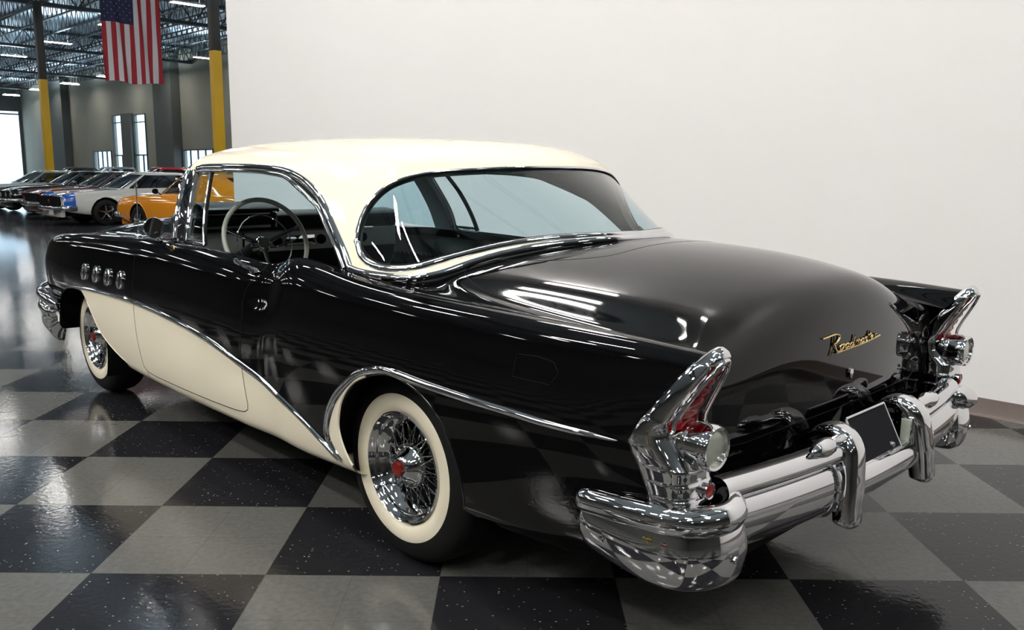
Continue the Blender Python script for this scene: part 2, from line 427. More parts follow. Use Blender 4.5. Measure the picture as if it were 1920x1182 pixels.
# ================================================================== the black and cream coupe
CARPOS=(0.25149108,3.4930191); CARHD=2.33991116
car=empty('car',(CARPOS[0],CARPOS[1],0),CARHD)
tag(car,'large 1950s two-door hardtop car, glossy black with cream roof and lower side sweep, wire wheels','car')
REAR_OPEN=[(.204,.332),(.245,.421),(.25,.484),(.219,.57),(.156,.644),(.076,.693),(-.043,.727),(-.15,.725),(-.26,.69),(-.35,.62),(-.40,.53),(-.42,.43),(-.41,.345)]
FRONT_OPEN=[(2.471,.336),(2.56,.357),(2.655,.387),(2.749,.423),(2.857,.489),(2.945,.601),(3.046,.672),(3.16,.678),(3.30,.668),(3.42,.64),(3.53,.58),(3.60,.49),(3.62,.41)]
def xz2uv(S,P): 
    out=[]
    for x,z in P:
        U,V,X=S.grid(); d=(X[...,0]-x)**2+(X[...,2]-z)**2+(V<1.6)*.05; k=np.unravel_index(d.argmin(),d.shape)
        out.append(S._ref(lambda u,v:S.ev(u,v)[[0,2]]-np.array([x,z]),U[k],V[k]))
    return np.array(out)
ro=spline(xz2uv(SIDE,REAR_OPEN),4); fo=spline(xz2uv(SIDE,FRONT_OPEN),4)
ropoly=np.vstack([[(ro[0,0]+.05,0)],ro,[(ro[-1,0]-.05,0)]]); fopoly=np.vstack([[(fo[0,0]+.05,0)],fo,[(fo[-1,0]-.05,0)]])
ropoly[0,0]=ro[0,0]; ropoly[-1,0]=ro[-1,0]; fopoly[0,0]=fo[0,0]; fopoly[-1,0]=fo[-1,0]
SWEEPXZ=[(3.542,.678),(3.351,.684),(3.041,.694),(2.643,.706),(2.40,.711),(2.214,.711),(1.931,.701),(1.717,.688),(1.517,.670),(1.337,.648),(1.173,.619),(1.025,.585),(.78,.522),(.537,.450),(.365,.374),(.300,.331)]
SWEEP_OLD=[(3.130,5.783),(3.711,5.828),(4.597,5.95),(5.734,6.07),(6.6,6.15),(7.2,6.14),(7.862,6.03),(8.456,5.90),(8.998,5.72),(9.559,5.50),(10.208,5.22),(11.034,4.92),(12.3,4.62),(13.6,4.31),(15.025,3.90),(15.895,3.08),(16.166,2.52)]
ARCHXZ=[(.272,.333),(.318,.380),(.338,.420),(.326,.477),(.273,.562),(.193,.636),(.104,.697),(.012,.728),(-.078,.741),(-.26,.731),(-.456,.724),(-.631,.720),(-.79,.716),(-.932,.716),(-1.018,.717)]
ARCH=[tuple(q) for q in xz2uv(SIDE,ARCHXZ)]
SWEEP=[tuple(q) for q in xz2uv(SIDE,spline(SWEEPXZ,4))]
sw=np.array(SWEEP)
white=np.vstack([sw[sw[:,0]>=4.3],[(16.9,2.0),(16.9,0),(4.3,0)]])
white2=np.array([(16.2,2.2)]+ARCH[:8]+[(17.5,6.0),(17.1,5.5),(16.7,4.7),(16.6,3.5),(16.9,2.3)])
DOOR=[(7.0,13),(6.93,11),(6.92,8.54),(7.07,6.29),(7.045,4.24),(7.10,3.0),(7.25,2.72),(7.6,2.66),(8.6,2.72),(9.6,2.80),(10.5,2.9),(10.95,3.0),(11.2,3.2),(11.27,3.5),(11.226,4.957),(11.33,6.1),(11.36,6.9),(11.22,7.6),(11.27,8.36),(11.647,9.13),(11.874,10.098),(11.95,11.5),(11.95,13)]
door=np.array(DOOR)
PS=Patch(SIDE,[ropoly[1:-1],fopoly[1:-1],sw,spline(ARCH,4),door],du=.14,dv=.22)
c=PS.cen
out=inpoly(c,ropoly)|inpoly(c,fopoly)
isw=(inpoly(c,white)|inpoly(c,white2)).astype(int)
indoor=inpoly(c,door)
front=c[:,0]<np.interp(c[:,1],[0,2.7,4.24,6.29,8.54,11,13],[7.2,7.2,7.045,7.07,6.92,6.93,7.0])
PM=[M['black'],M['cream']]
for nm,mk in (('front_fender',front&~out&~indoor),('door',indoor&~out),('rear_quarter_panel',~front&~out&~indoor)):
    o=both(PS,mk,nm,PM,isw,car)
    if nm=='door': DOORS=o
    if nm!='door':
        for q in o: q['label']='black upper and cream lower '+nm.replace('_',' ')
# inner skin of the doors and quarters, seen through the windows
cab=(c[:,0]>6.2)&(c[:,0]<18.3)&(c[:,1]>6.9)
both(PS,cab&~out,'inner_side_trim',[M['blackvinyl'],M['greytrim']],((c[:,1]<9.7)&(c[:,1]>7.6)).astype(int),car,off=-.05,flip=True)
# door seams
for sd in (0,1):
    X,N=onsurf(SIDE,resample(DOOR[2:],.2)); V,F=trim_mesh(X,N,.006,.0032,mirror=bool(sd),seg=3); mkobj('seam',V,F,M['dark'],DOORS[sd],angle=60)
X,N=onsurf(SIDE,resample([(7.2,2.7),(7.2,1.2)],.2))
for sd in (0,1): V,F=trim_mesh(X,N,.005,.003,mirror=bool(sd),seg=3); mkobj('fender_seam',V,F,M['dark'],car)
# sweepspear and wheel-arch mouldings
nS=len(SWEEP); trim(SIDE,SWEEP,list(np.interp(np.linspace(0,1,nS),[0,.1,.3,.8,1],[.014,.022,.028,.031,.018])),list(np.interp(np.linspace(0,1,nS),[0,.05,.95,1],[.006,.012,.012,.008])),'sweepspear_moulding',M['chrome'],car,n=2)
trim(SIDE,ARCH,[.02,.028,.032,.034,.034,.034,.032,.030,.028,.028,.026,.026,.024,.018,.004],[.008,.012]+[.014]*11+[.008,.002],'wheel_arch_moulding',M['chrome'],car)
# thin rolled edge round each wheel opening
trim(SIDE,ro[:22:3],.012,.006,'wheel_opening_lip',M['cream'],car,n=4); trim(SIDE,ro[21::3],.010,.005,'wheel_opening_lip',M['black'],car,n=4)
trim(SIDE,fo[:24:3],.008,.004,'wheel_opening_lip',M['cream'],car,n=4); trim(SIDE,fo[24::3],.010,.005,'wheel_opening_lip',M['black'],car,n=4)
# rocker highlight crease is part of the panel; four portholes
for k,(pu,pv) in enumerate([(4.763,6.982),(5.337,7.013),(5.907,7.026),(6.477,7.056)]):
    X,N=SIDE.ev(np.array([pu]),np.array([pv]),True); X=X[0];N=N[0]
    for sd in (0,1):
        p=Vector(X*[1,-1 if sd else 1,1]); n=Vector(N*[1,-1 if sd else 1,1]); t=Vector((1,0,0)); t=(t-n*t.dot(n)).normalized(); b=n.cross(t)
        ring=MB(); V=[];F=[]; prof=[(.050,.0),(.049,.009),(.044,.013),(.039,.010),(.037,.001)]
        for r,h in prof:
            for i in range(28): th=2*math.pi*i/28; V.append(p+(t*math.cos(th)*.78+b*math.sin(th))*r+n*h)
        for j in range(len(prof)-1):
            for i in range(28): F.append((j*28+i,j*28+(i+1)%28,(j+1)*28+(i+1)%28,(j+1)*28+i))
        ring.add(V,F); po=ring.build('porthole',M['chrome'],car)
        d=MB(); d.add([p+(t*math.cos(2*math.pi*i/20)*.78+b*math.sin(2*math.pi*i/20))*.038+n*.0030 for i in range(20)],[tuple(range(20))]); d.build('porthole_centre',M['dark'],po)
# greenhouse -------------------------------------------------------
WIN=[(5.80,0),(5.80,1.3),(5.60,2.6),(5.42,3.45),(5.50,3.90),(6.0,4.03),(7.04,4.06),(8.0,4.03),(8.511,3.96),(9.11,3.78),(9.733,3.357),(10.303,2.753),(10.60,2.207),(10.877,1.432),(11.101,.666),(11.197,.106),(11.2,0)]
RWT=[(11.536,1.266),(11.744,1.891),(12.197,2.578),(13.09,3.321),(14.324,3.878),(15.275,4.10),(16.4,4.2),(17.449,4.234),(19,4.24)]
RWB=[(19,.20),(17.677,.257),(16.475,.345),(15.671,.40),(14.759,.425),(13.981,.415),(13.103,.33),(12.292,.29),(11.85,.38),(11.62,.62),(11.536,.95)]
win=np.vstack([spline(WIN[:5],4),spline(WIN[4:],4)]); rw=np.vstack([spline(RWT,5),spline(RWB,5)]); rwc=np.vstack([rw,rw[:1]])
WSH=[(0,3.80),(2.5,3.80),(3.7,3.75),(4.3,3.45),(4.72,2.6),(5.0,1.4),(5.06,.25),(5.06,0)]; wsh=spline(WSH,4); wshp=np.vstack([wsh,[(0,0)]])
PG=Patch(GREEN,[win,rwc,wsh],du=.16,dv=.2); c=PG.cen
iw=inpoly(c,win); ir=inpoly(c,rw); iws=inpoly(c,wshp)
pill=(~iw)&(~iws)&(c[:,0]>4.3)&(c[:,0]<6.0)&(c[:,1]<3.7)
roofm=~(iw|ir|iws|pill)
def whole(P,mask,name,mats,midx,parent,**k):
    """left and right halves welded into one mesh"""
    a=P.emit(mask,name,mats,midx,parent,**k); b=P.emit(mask,name,mats,midx,parent,mirror=True,**k)
    me=bpy.data.meshes.new(name); 
    V=[v.co[:] for v in a.data.vertices]+[v.co[:] for v in b.data.vertices]; n=len(a.data.vertices)
    F=[tuple(p.vertices) for p in a.data.polygons]+[tuple(i+n for i in p.vertices) for p in b.data.polygons]
    NA=np.zeros((len(V),3))
    for src,off in ((a,0),(b,n)):
        cn=np.zeros(len(src.data.loops)*3,dtype=np.float32); src.data.corner_normals.foreach_get('vector',cn); cn=cn.reshape(-1,3)
        vi=np.zeros(len(src.data.loops),dtype=np.int32); src.data.loops.foreach_get('vertex_index',vi); NA[vi+off]=cn
    mi=[p.material_index for p in a.data.polygons]+[p.material_index for p in b.data.polygons]
    for s in (a,b): bpy.data.objects.remove(s)
    return mkobj(name,V,F,None,parent,normals=NA,mats=mats,midx=mi)
roof=whole(PG,roofm,'roof',[M['roofcream']],None,car); roof['label']='cream painted roof and rear pillars'
whole(PG,roofm|pill,'headliner',[M['liner']],None,car,off=-.035,flip=True)
both(PG,pill,'windshield_pillar',[M['chrome']],None,car)
whole(PG,ir,'rear_window',[M['glass']],None,car,off=-.006)
whole(PG,iws,'windshield',[M['glass']],None,car,off=-.006)
# mouldings of the greenhouse
trim(GREEN,WIN[4:-1],.034,.014,'side_window_moulding',M['chrome'],car,n=8,off=.0)
inner=[(u-(.10 if u>9.5 else 0),v-(.17 if u<10.6 else .05)) for u,v in WIN[4:-1]]
trim(GREEN,inner,.016,.006,'side_window_weatherstrip',M['dark'],car,n=8)
inner2=[(u-(.19 if u>9.5 else 0),v-(.30 if u<10.6 else .10)) for u,v in WIN[4:-1]]
trim(GREEN,inner2,.022,.008,'side_window_inner_rail',M['chrome'],car,n=8)
def mirror_line(uv,w,h,name,m,n=6,seg=6,off=0):
    P=spline(uv,n); X,N=onsurf(GREEN,P,off); X2=np.vstack([X,(X*[1,-1,1])[::-1][1:]]); N2=np.vstack([N,(N*[1,-1,1])[::-1][1:]])
    V,F=trim_mesh(X2,N2,w,h,seg=seg); return mkobj(name,V,F,m,car,angle=60)
lo=[(u,v) for u,v in RWB][::-1]; 
full=[(u,v) for u,v in RWT][::-1]   # centre top -> corner
X1,N1=onsurf(GREEN,np.vstack([spline([(19,4.19)]+[(u,v-.05) for u,v in full[1:]]+[(lo[0][0]+.03,lo[0][1]+.1)]+[(u,v+.05) for u,v in lo[1:]],6)]))
LX=np.vstack([X1,(X1*[1,-1,1])[::-1][1:]]); LN=np.vstack([N1,(N1*[1,-1,1])[::-1][1:]])
nL=len(X1); wl=np.interp(np.arange(nL)/(nL-1),[0,.38,.48,.6,.7,1],[.013,.016,.028,.028,.026,.024]); wl=np.concatenate([wl,wl[::-1][1:]]); V,F=trim_mesh(LX,LN,wl,wl*.5); mkobj('rear_window_moulding',V,F,M['chrome'],car,angle=60)
X1,N1=onsurf(GREEN,spline([(19,4.14)]+[(u+.06*(u<12.3),v-.11) for u,v in full[1:]]+[(lo[0][0]+.13,lo[0][1]+.1)]+[(u+.10*(u<11.9),v+.17) for u,v in lo[1:]],6))
LX=np.vstack([X1,(X1*[1,-1,1])[::-1][1:]]); LN=np.vstack([N1,(N1*[1,-1,1])[::-1][1:]])
nL=len(X1); wl=np.interp(np.arange(nL)/(nL-1),[0,.38,.5,1],[.008,.010,.014,.008]); wl=np.concatenate([wl,wl[::-1][1:]]); V,F=trim_mesh(LX,LN,wl,wl*.4); mkobj('rear_window_gasket',V,F,M['dark'],car,angle=60)
mirror_line([(11.2,.10),(11.5,.04),(12.4,.03),(13.05,.03),(14,.06),(14.6,.12),(15.2,.14),(16,.12),(17.5,.07),(19,.05)],.032,.016,'belt_moulding',M['chrome'])
# windscreen frame
P=spline([(0,3.86),(2.5,3.86),(3.8,3.8),(4.4,3.5),(4.82,2.6),(5.12,1.4),(5.18,.1)],6); X,N=onsurf(GREEN,P)
LX=np.vstack([(X*[1,-1,1])[::-1],X[1:]]); LN=np.vstack([(N*[1,-1,1])[::-1],N[1:]]); V,F=trim_mesh(LX,LN,.03,.014); mkobj('windshield_moulding',V,F,M['chrome'],car,angle=60)
# vent window: glass and divider bar
vent=inpoly(c,np.array([(5.5,0),(5.5,1.2),(5.4,2.6),(5.3,3.95),(6.22,3.95),(6.25,3.46),(6.55,1.87),(6.66,0)]))&iw
vg=both(PG,vent,'vent_window',[M['sideglass']],None,car,off=-.02)
for sd in (0,1):
    X,N=onsurf(GREEN,spline([(6.66,.05),(6.60,1.2),(6.48,2.3),(6.30,3.3),(6.22,3.78)],4),-.015); V,F=trim_mesh(X,N,.034,.012,mirror=bool(sd)); mkobj('divider_bar',V,F,M['dark'],vg[sd],angle=60)
    V,F=trim_mesh(X+N*.010,N,.012,.006,mirror=bool(sd)); mkobj('divider_chrome',V,F,M['chrome'],vg[sd],angle=60)
    X,N=onsurf(GREEN,[(5.8,.12),(6.2,.12),(6.65,.12)],-.01); V,F=trim_mesh(X,N,.03,.012,mirror=bool(sd)); mkobj('vent_sill',V,F,M['chrome'],vg[sd],angle=60)
    X,N=onsurf(GREEN,spline([(5.90,.1),(5.90,1.3),(5.70,2.6),(5.54,3.6)],4),-.008); V,F=trim_mesh(X,N,.026,.012,mirror=bool(sd)); mkobj('vent_frame',V,F,M['chrome'],vg[sd],angle=60)
PG.emit(iw&~vent,'door_window',[M['sideglass']],None,car,off=-.02,mirror=True)['label']='raised tinted side glass on the far side'
# deck ---------------------------------------------------------------
ringxy=GREEN.ev(np.linspace(11,19,60),np.zeros(60))
cut=[(0,0),(.6,0)]
for p in ringxy:
    u,v=DECK.inv(p,(0,1)); cut.append((u+.03,v))
cut=np.array(cut); cut=cut[np.r_[True,np.abs(np.diff(cut,axis=0)).max(1)>1e-3]]; cut[-1,1]=7; cutp=np.vstack([cut,[(0,7)]])
LID=[(3.75,6),(3.72,5),(3.66,4.0),(3.45,3.5),(3.0,2.95),(2.55,2.65),(2.30,2.35),(2.19,2.0),(2.22,1.5),(2.36,1.15),(2.65,.85),(3.2,.62),(4.0,.55),(5.5,.58),(6.8,.68),(7.8,.80),(8.8,.95),(10.0,1.05),(11.0,1.15),(11.45,1.4),(11.66,2.0),(11.74,3.0),(11.78,5),(11.78,6)]
LID=[(u,v+1 if v>=1 else 2*v) for u,v in LID]; lid=spline(LID,4); lidp=lid
PD=Patch(DECK,[cut,lid],du=.14,dv=.14); c=PD.cen
dc=inpoly(c,cutp)
rp=np.array([(p[0]+.015,max(0,p[1]-.004)) for p in ringxy]+[(.9,0),(.9,.9),(ringxy[0][0]+.02,.9)]); cx_=DECK.ev(c[:,0],c[:,1]); dc|=inpoly(cx_[:,:2],rp)&(c[:,0]<3.2); il=inpoly(c,lidp)
tl=whole(PD,il&~dc,'trunk_lid',[M['black']],None,car)
whole(PD,~il&~dc,'rear_deck',[M['black']],None,car)
X,N=onsurf(DECK,lid); LX=np.vstack([X,(X*[1,-1,1])[::-1][1:]]); LN=np.vstack([N,(N*[1,-1,1])[::-1][1:]])
V,F=trim_mesh(LX,LN,.006,.0028,seg=3); mkobj('trunk_seam',V,F,M['dark'],tl,angle=60)
# hood -----------------------------------------------------------------
ringxy=GREEN.ev(np.linspace(0,5.3,40),np.zeros(40)); hc=[]
for p in ringxy:
    u,v=HOOD.inv(p,(0,1)); hc.append((u-.03,v))
hc=np.array(hc); hc[0,1]=6; hcp=np.vstack([hc,[(0,0),(0,6)]])
seam=np.array([(4.1,6),(4.1,4),(4.0,2),(3.7,.9),(3.9,.35),(5,.3),(8,.4),(9.2,.5)])
PH=Patch(HOOD,[hc,seam],du=.2,dv=.2); c=PH.cen; hcut=inpoly(c,hcp)
hd=(c[:,0]>4.1)&(c[:,0]<9.5); gr=c[:,0]>=9.5
whole(PH,hd&~hcut,'hood',[M['black']],None,car); whole(PH,~hd&~gr&~hcut,'cowl',[M['black']],None,car); whole(PH,gr,'grille',[M['satin']],None,car)
# fender noses with headlamps
for sg in (1,-1):
    vv=np.linspace(0,SIDE.nv,40); E=SIDE.ev(np.zeros(40),vv)*[1,sg,1]
    ctr=np.array([4.045,.755*sg,.74]); mid=E*.5+ctr*.5+[.028,0,0]
    V=np.vstack([E,mid,[ctr+[.01,0,0]]]); F=[]
    for i in range(40):
        j=(i+1)%40; F.append((i,j,40+j,40+i)[::sg]); F.append((40+i,40+j,80)[::sg])
    hl=mkobj('headlamp_surround',V,F,M['black'],car)
    MB().lathe([(.095,0),(.10,.02),(.085,.03)],(4.05,.75*sg,.76),'x',32).build('headlamp_rim',M['chrome'],hl)
    MB().lathe([(.088,.02),(.06,.04),(.03,.048),(.0,.05)],(4.05,.75*sg,.76),'x',32).build('headlamp_lens',M['clear'],hl)
# hood ornament strip / front bumper
fb=MB()
pth=spline([(3.42,.985,.545),(3.62,.985,.55),(3.85,.95,.56),(4.05,.85,.57),(4.15,.65,.58),(4.19,.3,.58),(4.20,0,.58)],5); pth=np.vstack([pth,(pth*[1,-1,1])[::-1][1:]])
pr=[(.0,.085),(.030,.075),(.045,.045),(.030,.015),(.012,.0),(.030,-.015),(.040,-.04),(.028,-.065),(.02,-.09),(.02,-.15),(-.02,-.22),(-.06,-.24)]
def sweep_prof(mb,path,prof,cen=(0,0),taper=None):
    """vertical profile (outward, up) swept along a path in plan; outward is to the right-hand side away from cen"""
    n=len(path); V=[];F=[];K=len(prof)
    for i,p in enumerate(path):
        t=path[min(i+1,n-1)]-path[max(i-1,0)]; o=np.array([t[1],-t[0],0.]); o/=np.linalg.norm(o)+1e-9
        ref=np.array([p[0]-cen[0],p[1]-cen[1],0])
        if o@ref<0: o=-o
        k=1 if taper is None else taper[i]
        for a,b in prof: V.append(p+o*a*k+np.array([0,0,b*k]))
    for i in range(n-1):
        for k in range(K-1): F.append((i*K+k,i*K+k+1,(i+1)*K+k+1,(i+1)*K+k))
    mb.add(V,F); return mb
nn=len(pth); pth[:,2]-=.02; tp=np.clip(.55+np.minimum(np.arange(nn),np.arange(nn)[::-1])/8,.55,1)
prs=spline([(a,b) for a,b in pr],3)
sweep_prof(fb,pth,prs,(3.3,0),tp); fb.build('front_bumper',M['chrome'],car)
V=[];
# taillight housings ------------------------------------------------------
LV=[ # z, x front, x rear, y inner, y outer, exponent
(.555,-1.10,-1.205,.80,.935,3),(.57,-1.10,-1.225,.79,.955,3),(.60,-1.093,-1.228,.79,.958,3),(.605,-1.090,-1.224,.792,.957,3),(.64,-1.075,-1.226,.795,.962,3),(.645,-1.073,-1.222,.796,.962,3),
(.68,-1.055,-1.224,.80,.966,3),(.685,-1.052,-1.218,.80,.966,3),(.705,-1.040,-1.20,.80,.972,2.8),(.73,-1.030,-1.185,.80,.975,2.6),(.76,-1.048,-1.165,.80,.972,2.6),
(.795,-1.076,-1.168,.80,.964,3.2),(.80,-1.080,-1.172,.80,.962,3.2),(.84,-1.112,-1.192,.803,.952,3.2),(.88,-1.143,-1.216,.808,.940,3.2),(.92,-1.173,-1.240,.814,.926,3.2),(.945,-1.196,-1.254,.820,.915,3),(.950,-1.200,-1.268,.822,.912,2.6),(.965,-1.215,-1.274,.830,.902,2.4),(.977,-1.228,-1.270,.840,.890,2.2),(.984,-1.238,-1.264,.852,.881,2),(.988,-1.246,-1.258,.860,.873,2)]
def housing(sg):
    mb=MB(); n=36; V=[];F=[]
    lv=np.array(LV); z=np.linspace(0,len(lv)-1,len(lv)*3)
    L=np.stack([np.interp(z,np.arange(len(lv)),lv[:,k]) for k in range(6)],1)
    for zz,xf,xr,yi,yo,e0 in L:
        cx,cy,a,b=(xf+xr)/2,(yi+yo)/2,(xf-xr)/2,(yo-yi)/2
        for k in range(n):
            th=2*math.pi*k/n; c_,s_=math.cos(th),math.sin(th)
            if c_<0 and .79<zz<.948: e=9
            else: e=e0
            V.append((cx+a*abs(c_)**(2/e)*(1 if c_>0 else -1),sg*(cy+b*abs(s_)**(2/e)*(1 if s_>0 else -1)),zz))
    for i in range(len(L)-1):
        for k in range(n):
            q=(i*n+k,i*n+(k+1)%n,(i+1)*n+(k+1)%n,(i+1)*n+k); F.append(q[::sg])
    F.append(tuple(range(n))[::-sg]); F.append(tuple((len(L)-1)*n+k for k in range(n))[::sg])
    h=mb.add(V,F).build('taillight_housing',M['chrome'],car,angle=50)
    # cap blending to the fin tip
    cap=MB(); 0 and cap.tube(spline([(-1.20,.868*sg,.962),(-1.24,.867*sg,.968),(-1.262,.866*sg,.962),(-1.275,.866*sg,.948)],4),[.030,.031,.030,.029,.028,.026,.024,.022,.020,.018,.015,.012,.008],12,flat=.75)
    # red lens: slanted wedge facing backwards
    def zx(z): return np.interp(z,[.765,.80,.84,.88,.92,.95],[-1.175,-1.178,-1.198,-1.222,-1.246,-1.262])
    lens=MB(); zs=np.linspace(.775,.948,22); V=[];F=[];K=9
    for i,z in enumerate(zs):
        yo=np.interp(z,[.775,.80,.84,.88,.92,.948],[.942,.941,.932,.920,.905,.888]); yi=np.interp(z,[.775,.80,.84,.88,.92,.948],[.812,.814,.818,.825,.835,.850])
        rib=.003*math.cos(i*math.pi*.55)
        for k in range(K):
            t=k/(K-1); bow=math.sin(math.pi*t)**.5*.014 if 0<t<1 else 0
            V.append((zx(z)+.012-bow-rib*(0<t<1),sg*(yi+(yo-yi)*t),z-.004*0))
    for i in range(len(zs)-1):
        for k in range(K-1): F.append((i*K+k,i*K+k+1,(i+1)*K+k+1,(i+1)*K+k)[::-sg])
    lens.add(V,F).build('tail_lamp_lens',M['lens'],h)['label']='red ribbed lens'
    # bright lip round the lens
    zl=np.linspace(.768,.95,14); 
    outer=[(zx(z)-.008,sg*np.interp(z,[.768,.80,.84,.88,.92,.95],[.948,.948,.938,.926,.910,.890]),z) for z in zl]
    innr=[(zx(z)-.006,sg*np.interp(z,[.768,.80,.84,.88,.92,.95],[.810,.812,.816,.823,.833,.850]),z) for z in zl]
    loop=outer+[(-1.274,sg*.868,.958)]+innr[::-1]
    MB().tube(spline(loop,4,closed=True),.0055,10,closed=True,flat=1.0).build('lens_bezel',M['chrome'],h,angle=80)
    # back-up lamp pod
    c0=(0,.868*sg,.735)
    MB().lathe([(.040,-1.10),(.050,-1.13),(.055,-1.17),(.0565,-1.195),(.0555,-1.197),(.0555,-1.200),(.058,-1.202),(.060,-1.235),(.059,-1.252),(.054,-1.260),(.047,-1.258),(.045,-1.248)],c0,'x',40).build('backup_lamp_pod',M['chrome'],h)
    b=MB().lathe([(.047,-1.249),(.035,-1.252),(.018,-1.254),(.0005,-1.255)],c0,'x',32).build('backup_lamp_lens',M['clear'],h); b['label']='clear ribbed round lens'
    MB().lathe([(.016,-1.19),(.020,-1.21),(.0225,-1.236),(.0215,-1.242),(.018,-1.240)],(0,.862*sg,.622),'x',24).build('reflector_pod',M['chrome'],h)
    MB().lathe([(.018,-1.240),(.010,-1.242),(.0005,-1.2425)],(0,.862*sg,.622),'x',20).build('reflector',M['lens'],h)['label']='small round red reflector'
    for zz in (.603,.643,.683):
        pass
    return h
for sg in (1,-1): housing(sg)
# rear bumper ----------------------------------------------------------------
bump=empty('rear_bumper',parent=car)
for sg in (1,-1):
    S3=np.array([1,sg,1])
    tp_=spline([(-.885,.935,.525),(-.905,.938,.527),(-.96,.944,.533),(-1.05,.950,.541),(-1.15,.945,.547),(-1.225,.915,.551),(-1.268,.862,.555),(-1.270,.81,.562),(-1.245,.775,.572),(-1.205,.765,.58)],4)*S3
    n=len(tp_); rr=np.interp(np.arange(n)/(n-1),[0,.03,.08,.15,.8,.93,1],[.006,.022,.033,.040,.040,.034,.022])
    MB().tube(tp_,list(rr),16).build('bumper_tube',M['chrome'],bump,angle=70)
    bp=spline([(-.90,.930,.50),(-.93,.948,.50),(-1.05,.960,.50),(-1.15,.954,.50),(-1.222,.927,.50),(-1.262,.872,.50),(-1.274,.81,.50),(-1.268,.765,.50),(-1.245,.745,.50),(-1.20,.74,.50)],5)*S3
    n=len(bp); V=[];F=[]
    prof=spline([(.000,.040),(.012,.020),(.022,-.02),(.024,-.055),(.016,-.100),(.002,-.126),(-.022,-.138)],3); K=len(prof)
    for i,p in enumerate(bp):
        t=bp[min(i+1,n-1)]-bp[max(i-1,0)]; o=np.array([t[1],-t[0],0.])*sg; o/=np.linalg.norm(o)
        f=i/(n-1); bz=np.interp(f,[0,.08,.3,1],[.55,.8,1.0,1.0]); bo=np.interp(f,[0,.06,1],[0,1,1])
        for a,b in prof: V.append(p+o*a*bo+np.array([0,0,.02+(b-.02)*bz]))
    for i in range(n-1):
        for k in range(K-1): F.append((i*K+k,i*K+k+1,(i+1)*K+k+1,(i+1)*K+k))
    w=MB().add(V,F).build('bumper_wing',M['chrome'],bump,angle=60)
    MB().lathe([(.0005,.006),(.008,.005),(.010,0)],(-1.0,.982*sg,.455),'y',16,sgn=sg).build('wing_bolt',M['chrome'],w)
    MB().lathe([(.0005,-.006),(.008,-.005),(.010,0)],(-1.300,.83*sg,.45),'x',16).build('wing_bolt',M['chrome'],w)
def bar_path(y0,y1,x0=-1.250,n=14): return np.array([(x0-.075*(1-(y/.8)**2),y,.0) for y in np.linspace(y0,y1,n)])
prof=spline([(-.05,.632),(-.02,.634),(.0,.622),(.008,.600),(.002,.583),(-.010,.577),(.004,.570),(.016,.545),(.020,.51),(.016,.478),(.010,.470),(-.012,.435),(-.05,.420),(-.08,.425)],3)
pmid=[(a,.42+(b-.42)*(.535-.42)/(.580-.42)) for a,b in prof if b<.5801]; pmid=[(-.06,.535),(-.02,.538)]+pmid
mb=MB(); sweep_prof(mb,bar_path(-.29,.29,n=14),pmid,(-.5,0)); mb.build('bumper_bar',M['chrome'],bump,angle=40)
for y0,y1 in ((.27,.80),(-.80,-.27)):
    mb=MB(); sweep_prof(mb,bar_path(y0,y1,n=14),[(a,b) for a,b in prof],(-.5,0)); mb.build('bumper_bar',M['chrome'],bump,angle=40)
MB().box((-1.2,0,.40),(.04,1.3,.05)).build('bumper_bracket',M['under'],bump)
for sg in (1,-1):
    gp=spline([(-1.20,.235*sg,.620),(-1.228,.236*sg,.640),(-1.265,.238*sg,.645),(-1.296,.242*sg,.622),(-1.308,.250*sg,.580),(-1.316,.259*sg,.53),(-1.326,.269*sg,.48),(-1.333,.276*sg,.435),(-1.335,.280*sg,.405),(-1.334,.281*sg,.393)],4)
    n=len(gp); V=[];F=[];K=20
    for i,p in enumerate(gp):
        t=gp[min(i+1,n-1)]-gp[max(i-1,0)]; t/=np.linalg.norm(t); s=np.array([0,1,0.]); s-=t*(s@t); s/=np.linalg.norm(s); o=np.cross(t,s)
        if o[0]>0 and abs(t[2])>.5: o=-o
        f=i/(n-1); wd=np.interp(f,[0,.1,.3,.7,.9,.97,1],[.032,.042,.046,.046,.045,.038,.020]); dp=np.interp(f,[0,.1,.25,.4,.6,.75,.9,.97,1],[.018,.026,.038,.050,.046,.038,.036,.028,.012])
        if i==0: oo=o
        elif o@oo<0: o=-o
        oo=o
        for k in range(K):
            th=2*math.pi*k/K; c_,s_=math.cos(th),math.sin(th); e=.75
            V.append(p+s*wd*abs(c_)**e*(1 if c_>0 else -1)+o*dp*abs(s_)**e*(1 if s_>0 else -1))
    for i in range(n-1):
        for k in range(K): F.append((i*K+k,i*K+(k+1)%K,(i+1)*K+(k+1)%K,(i+1)*K+k))
    F.append(tuple(range(K))); F.append(tuple((n-1)*K+k for k in range(K-1,-1,-1)))
    g=MB().add(V,F).build('bumper_guard',M['chrome'],bump,angle=60)
    # lamp let into the inner cheek of the guard
    MB().box((-1.300,(.248-.041)*sg,.570),(.050,.020,.100),bev=.006).build('guard_lamp_bezel',M['chrome'],g,angle=50)
    MB().box((-1.300,(.248-.047)*sg,.570),(.032,.012,.080),bev=.003).build('guard_lamp_lens',M['clear'],g,angle=50)
    MB().lathe([(.0005,.010),(.005,.009),(.007,.0)],(-1.292,(.242-.036)*sg,.632),'y',12,sgn=-sg).build('guard_screw',M['chrome'],g)
    # collar hugging the bar outboard of the guard, and the bullet end of the upper rail
    for yy in (.345,):
        cp=[(-1.250-.075*(1-(yy/.8)**2)-a-.002,yy*sg,b) for a,b in prof[12:-4]]; MB().tube(cp,.008,8).build('bar_collar',M['chrome'],g)
    MB().lathe([(.0005,.455),(.012,.445),(.022,.42),(.028,.39),(.028,.36),(.020,.345),(.020,.25)],(-1.298,0,.640),'y',20,sgn=sg).build('rail_bullet',M['chrome'],g)
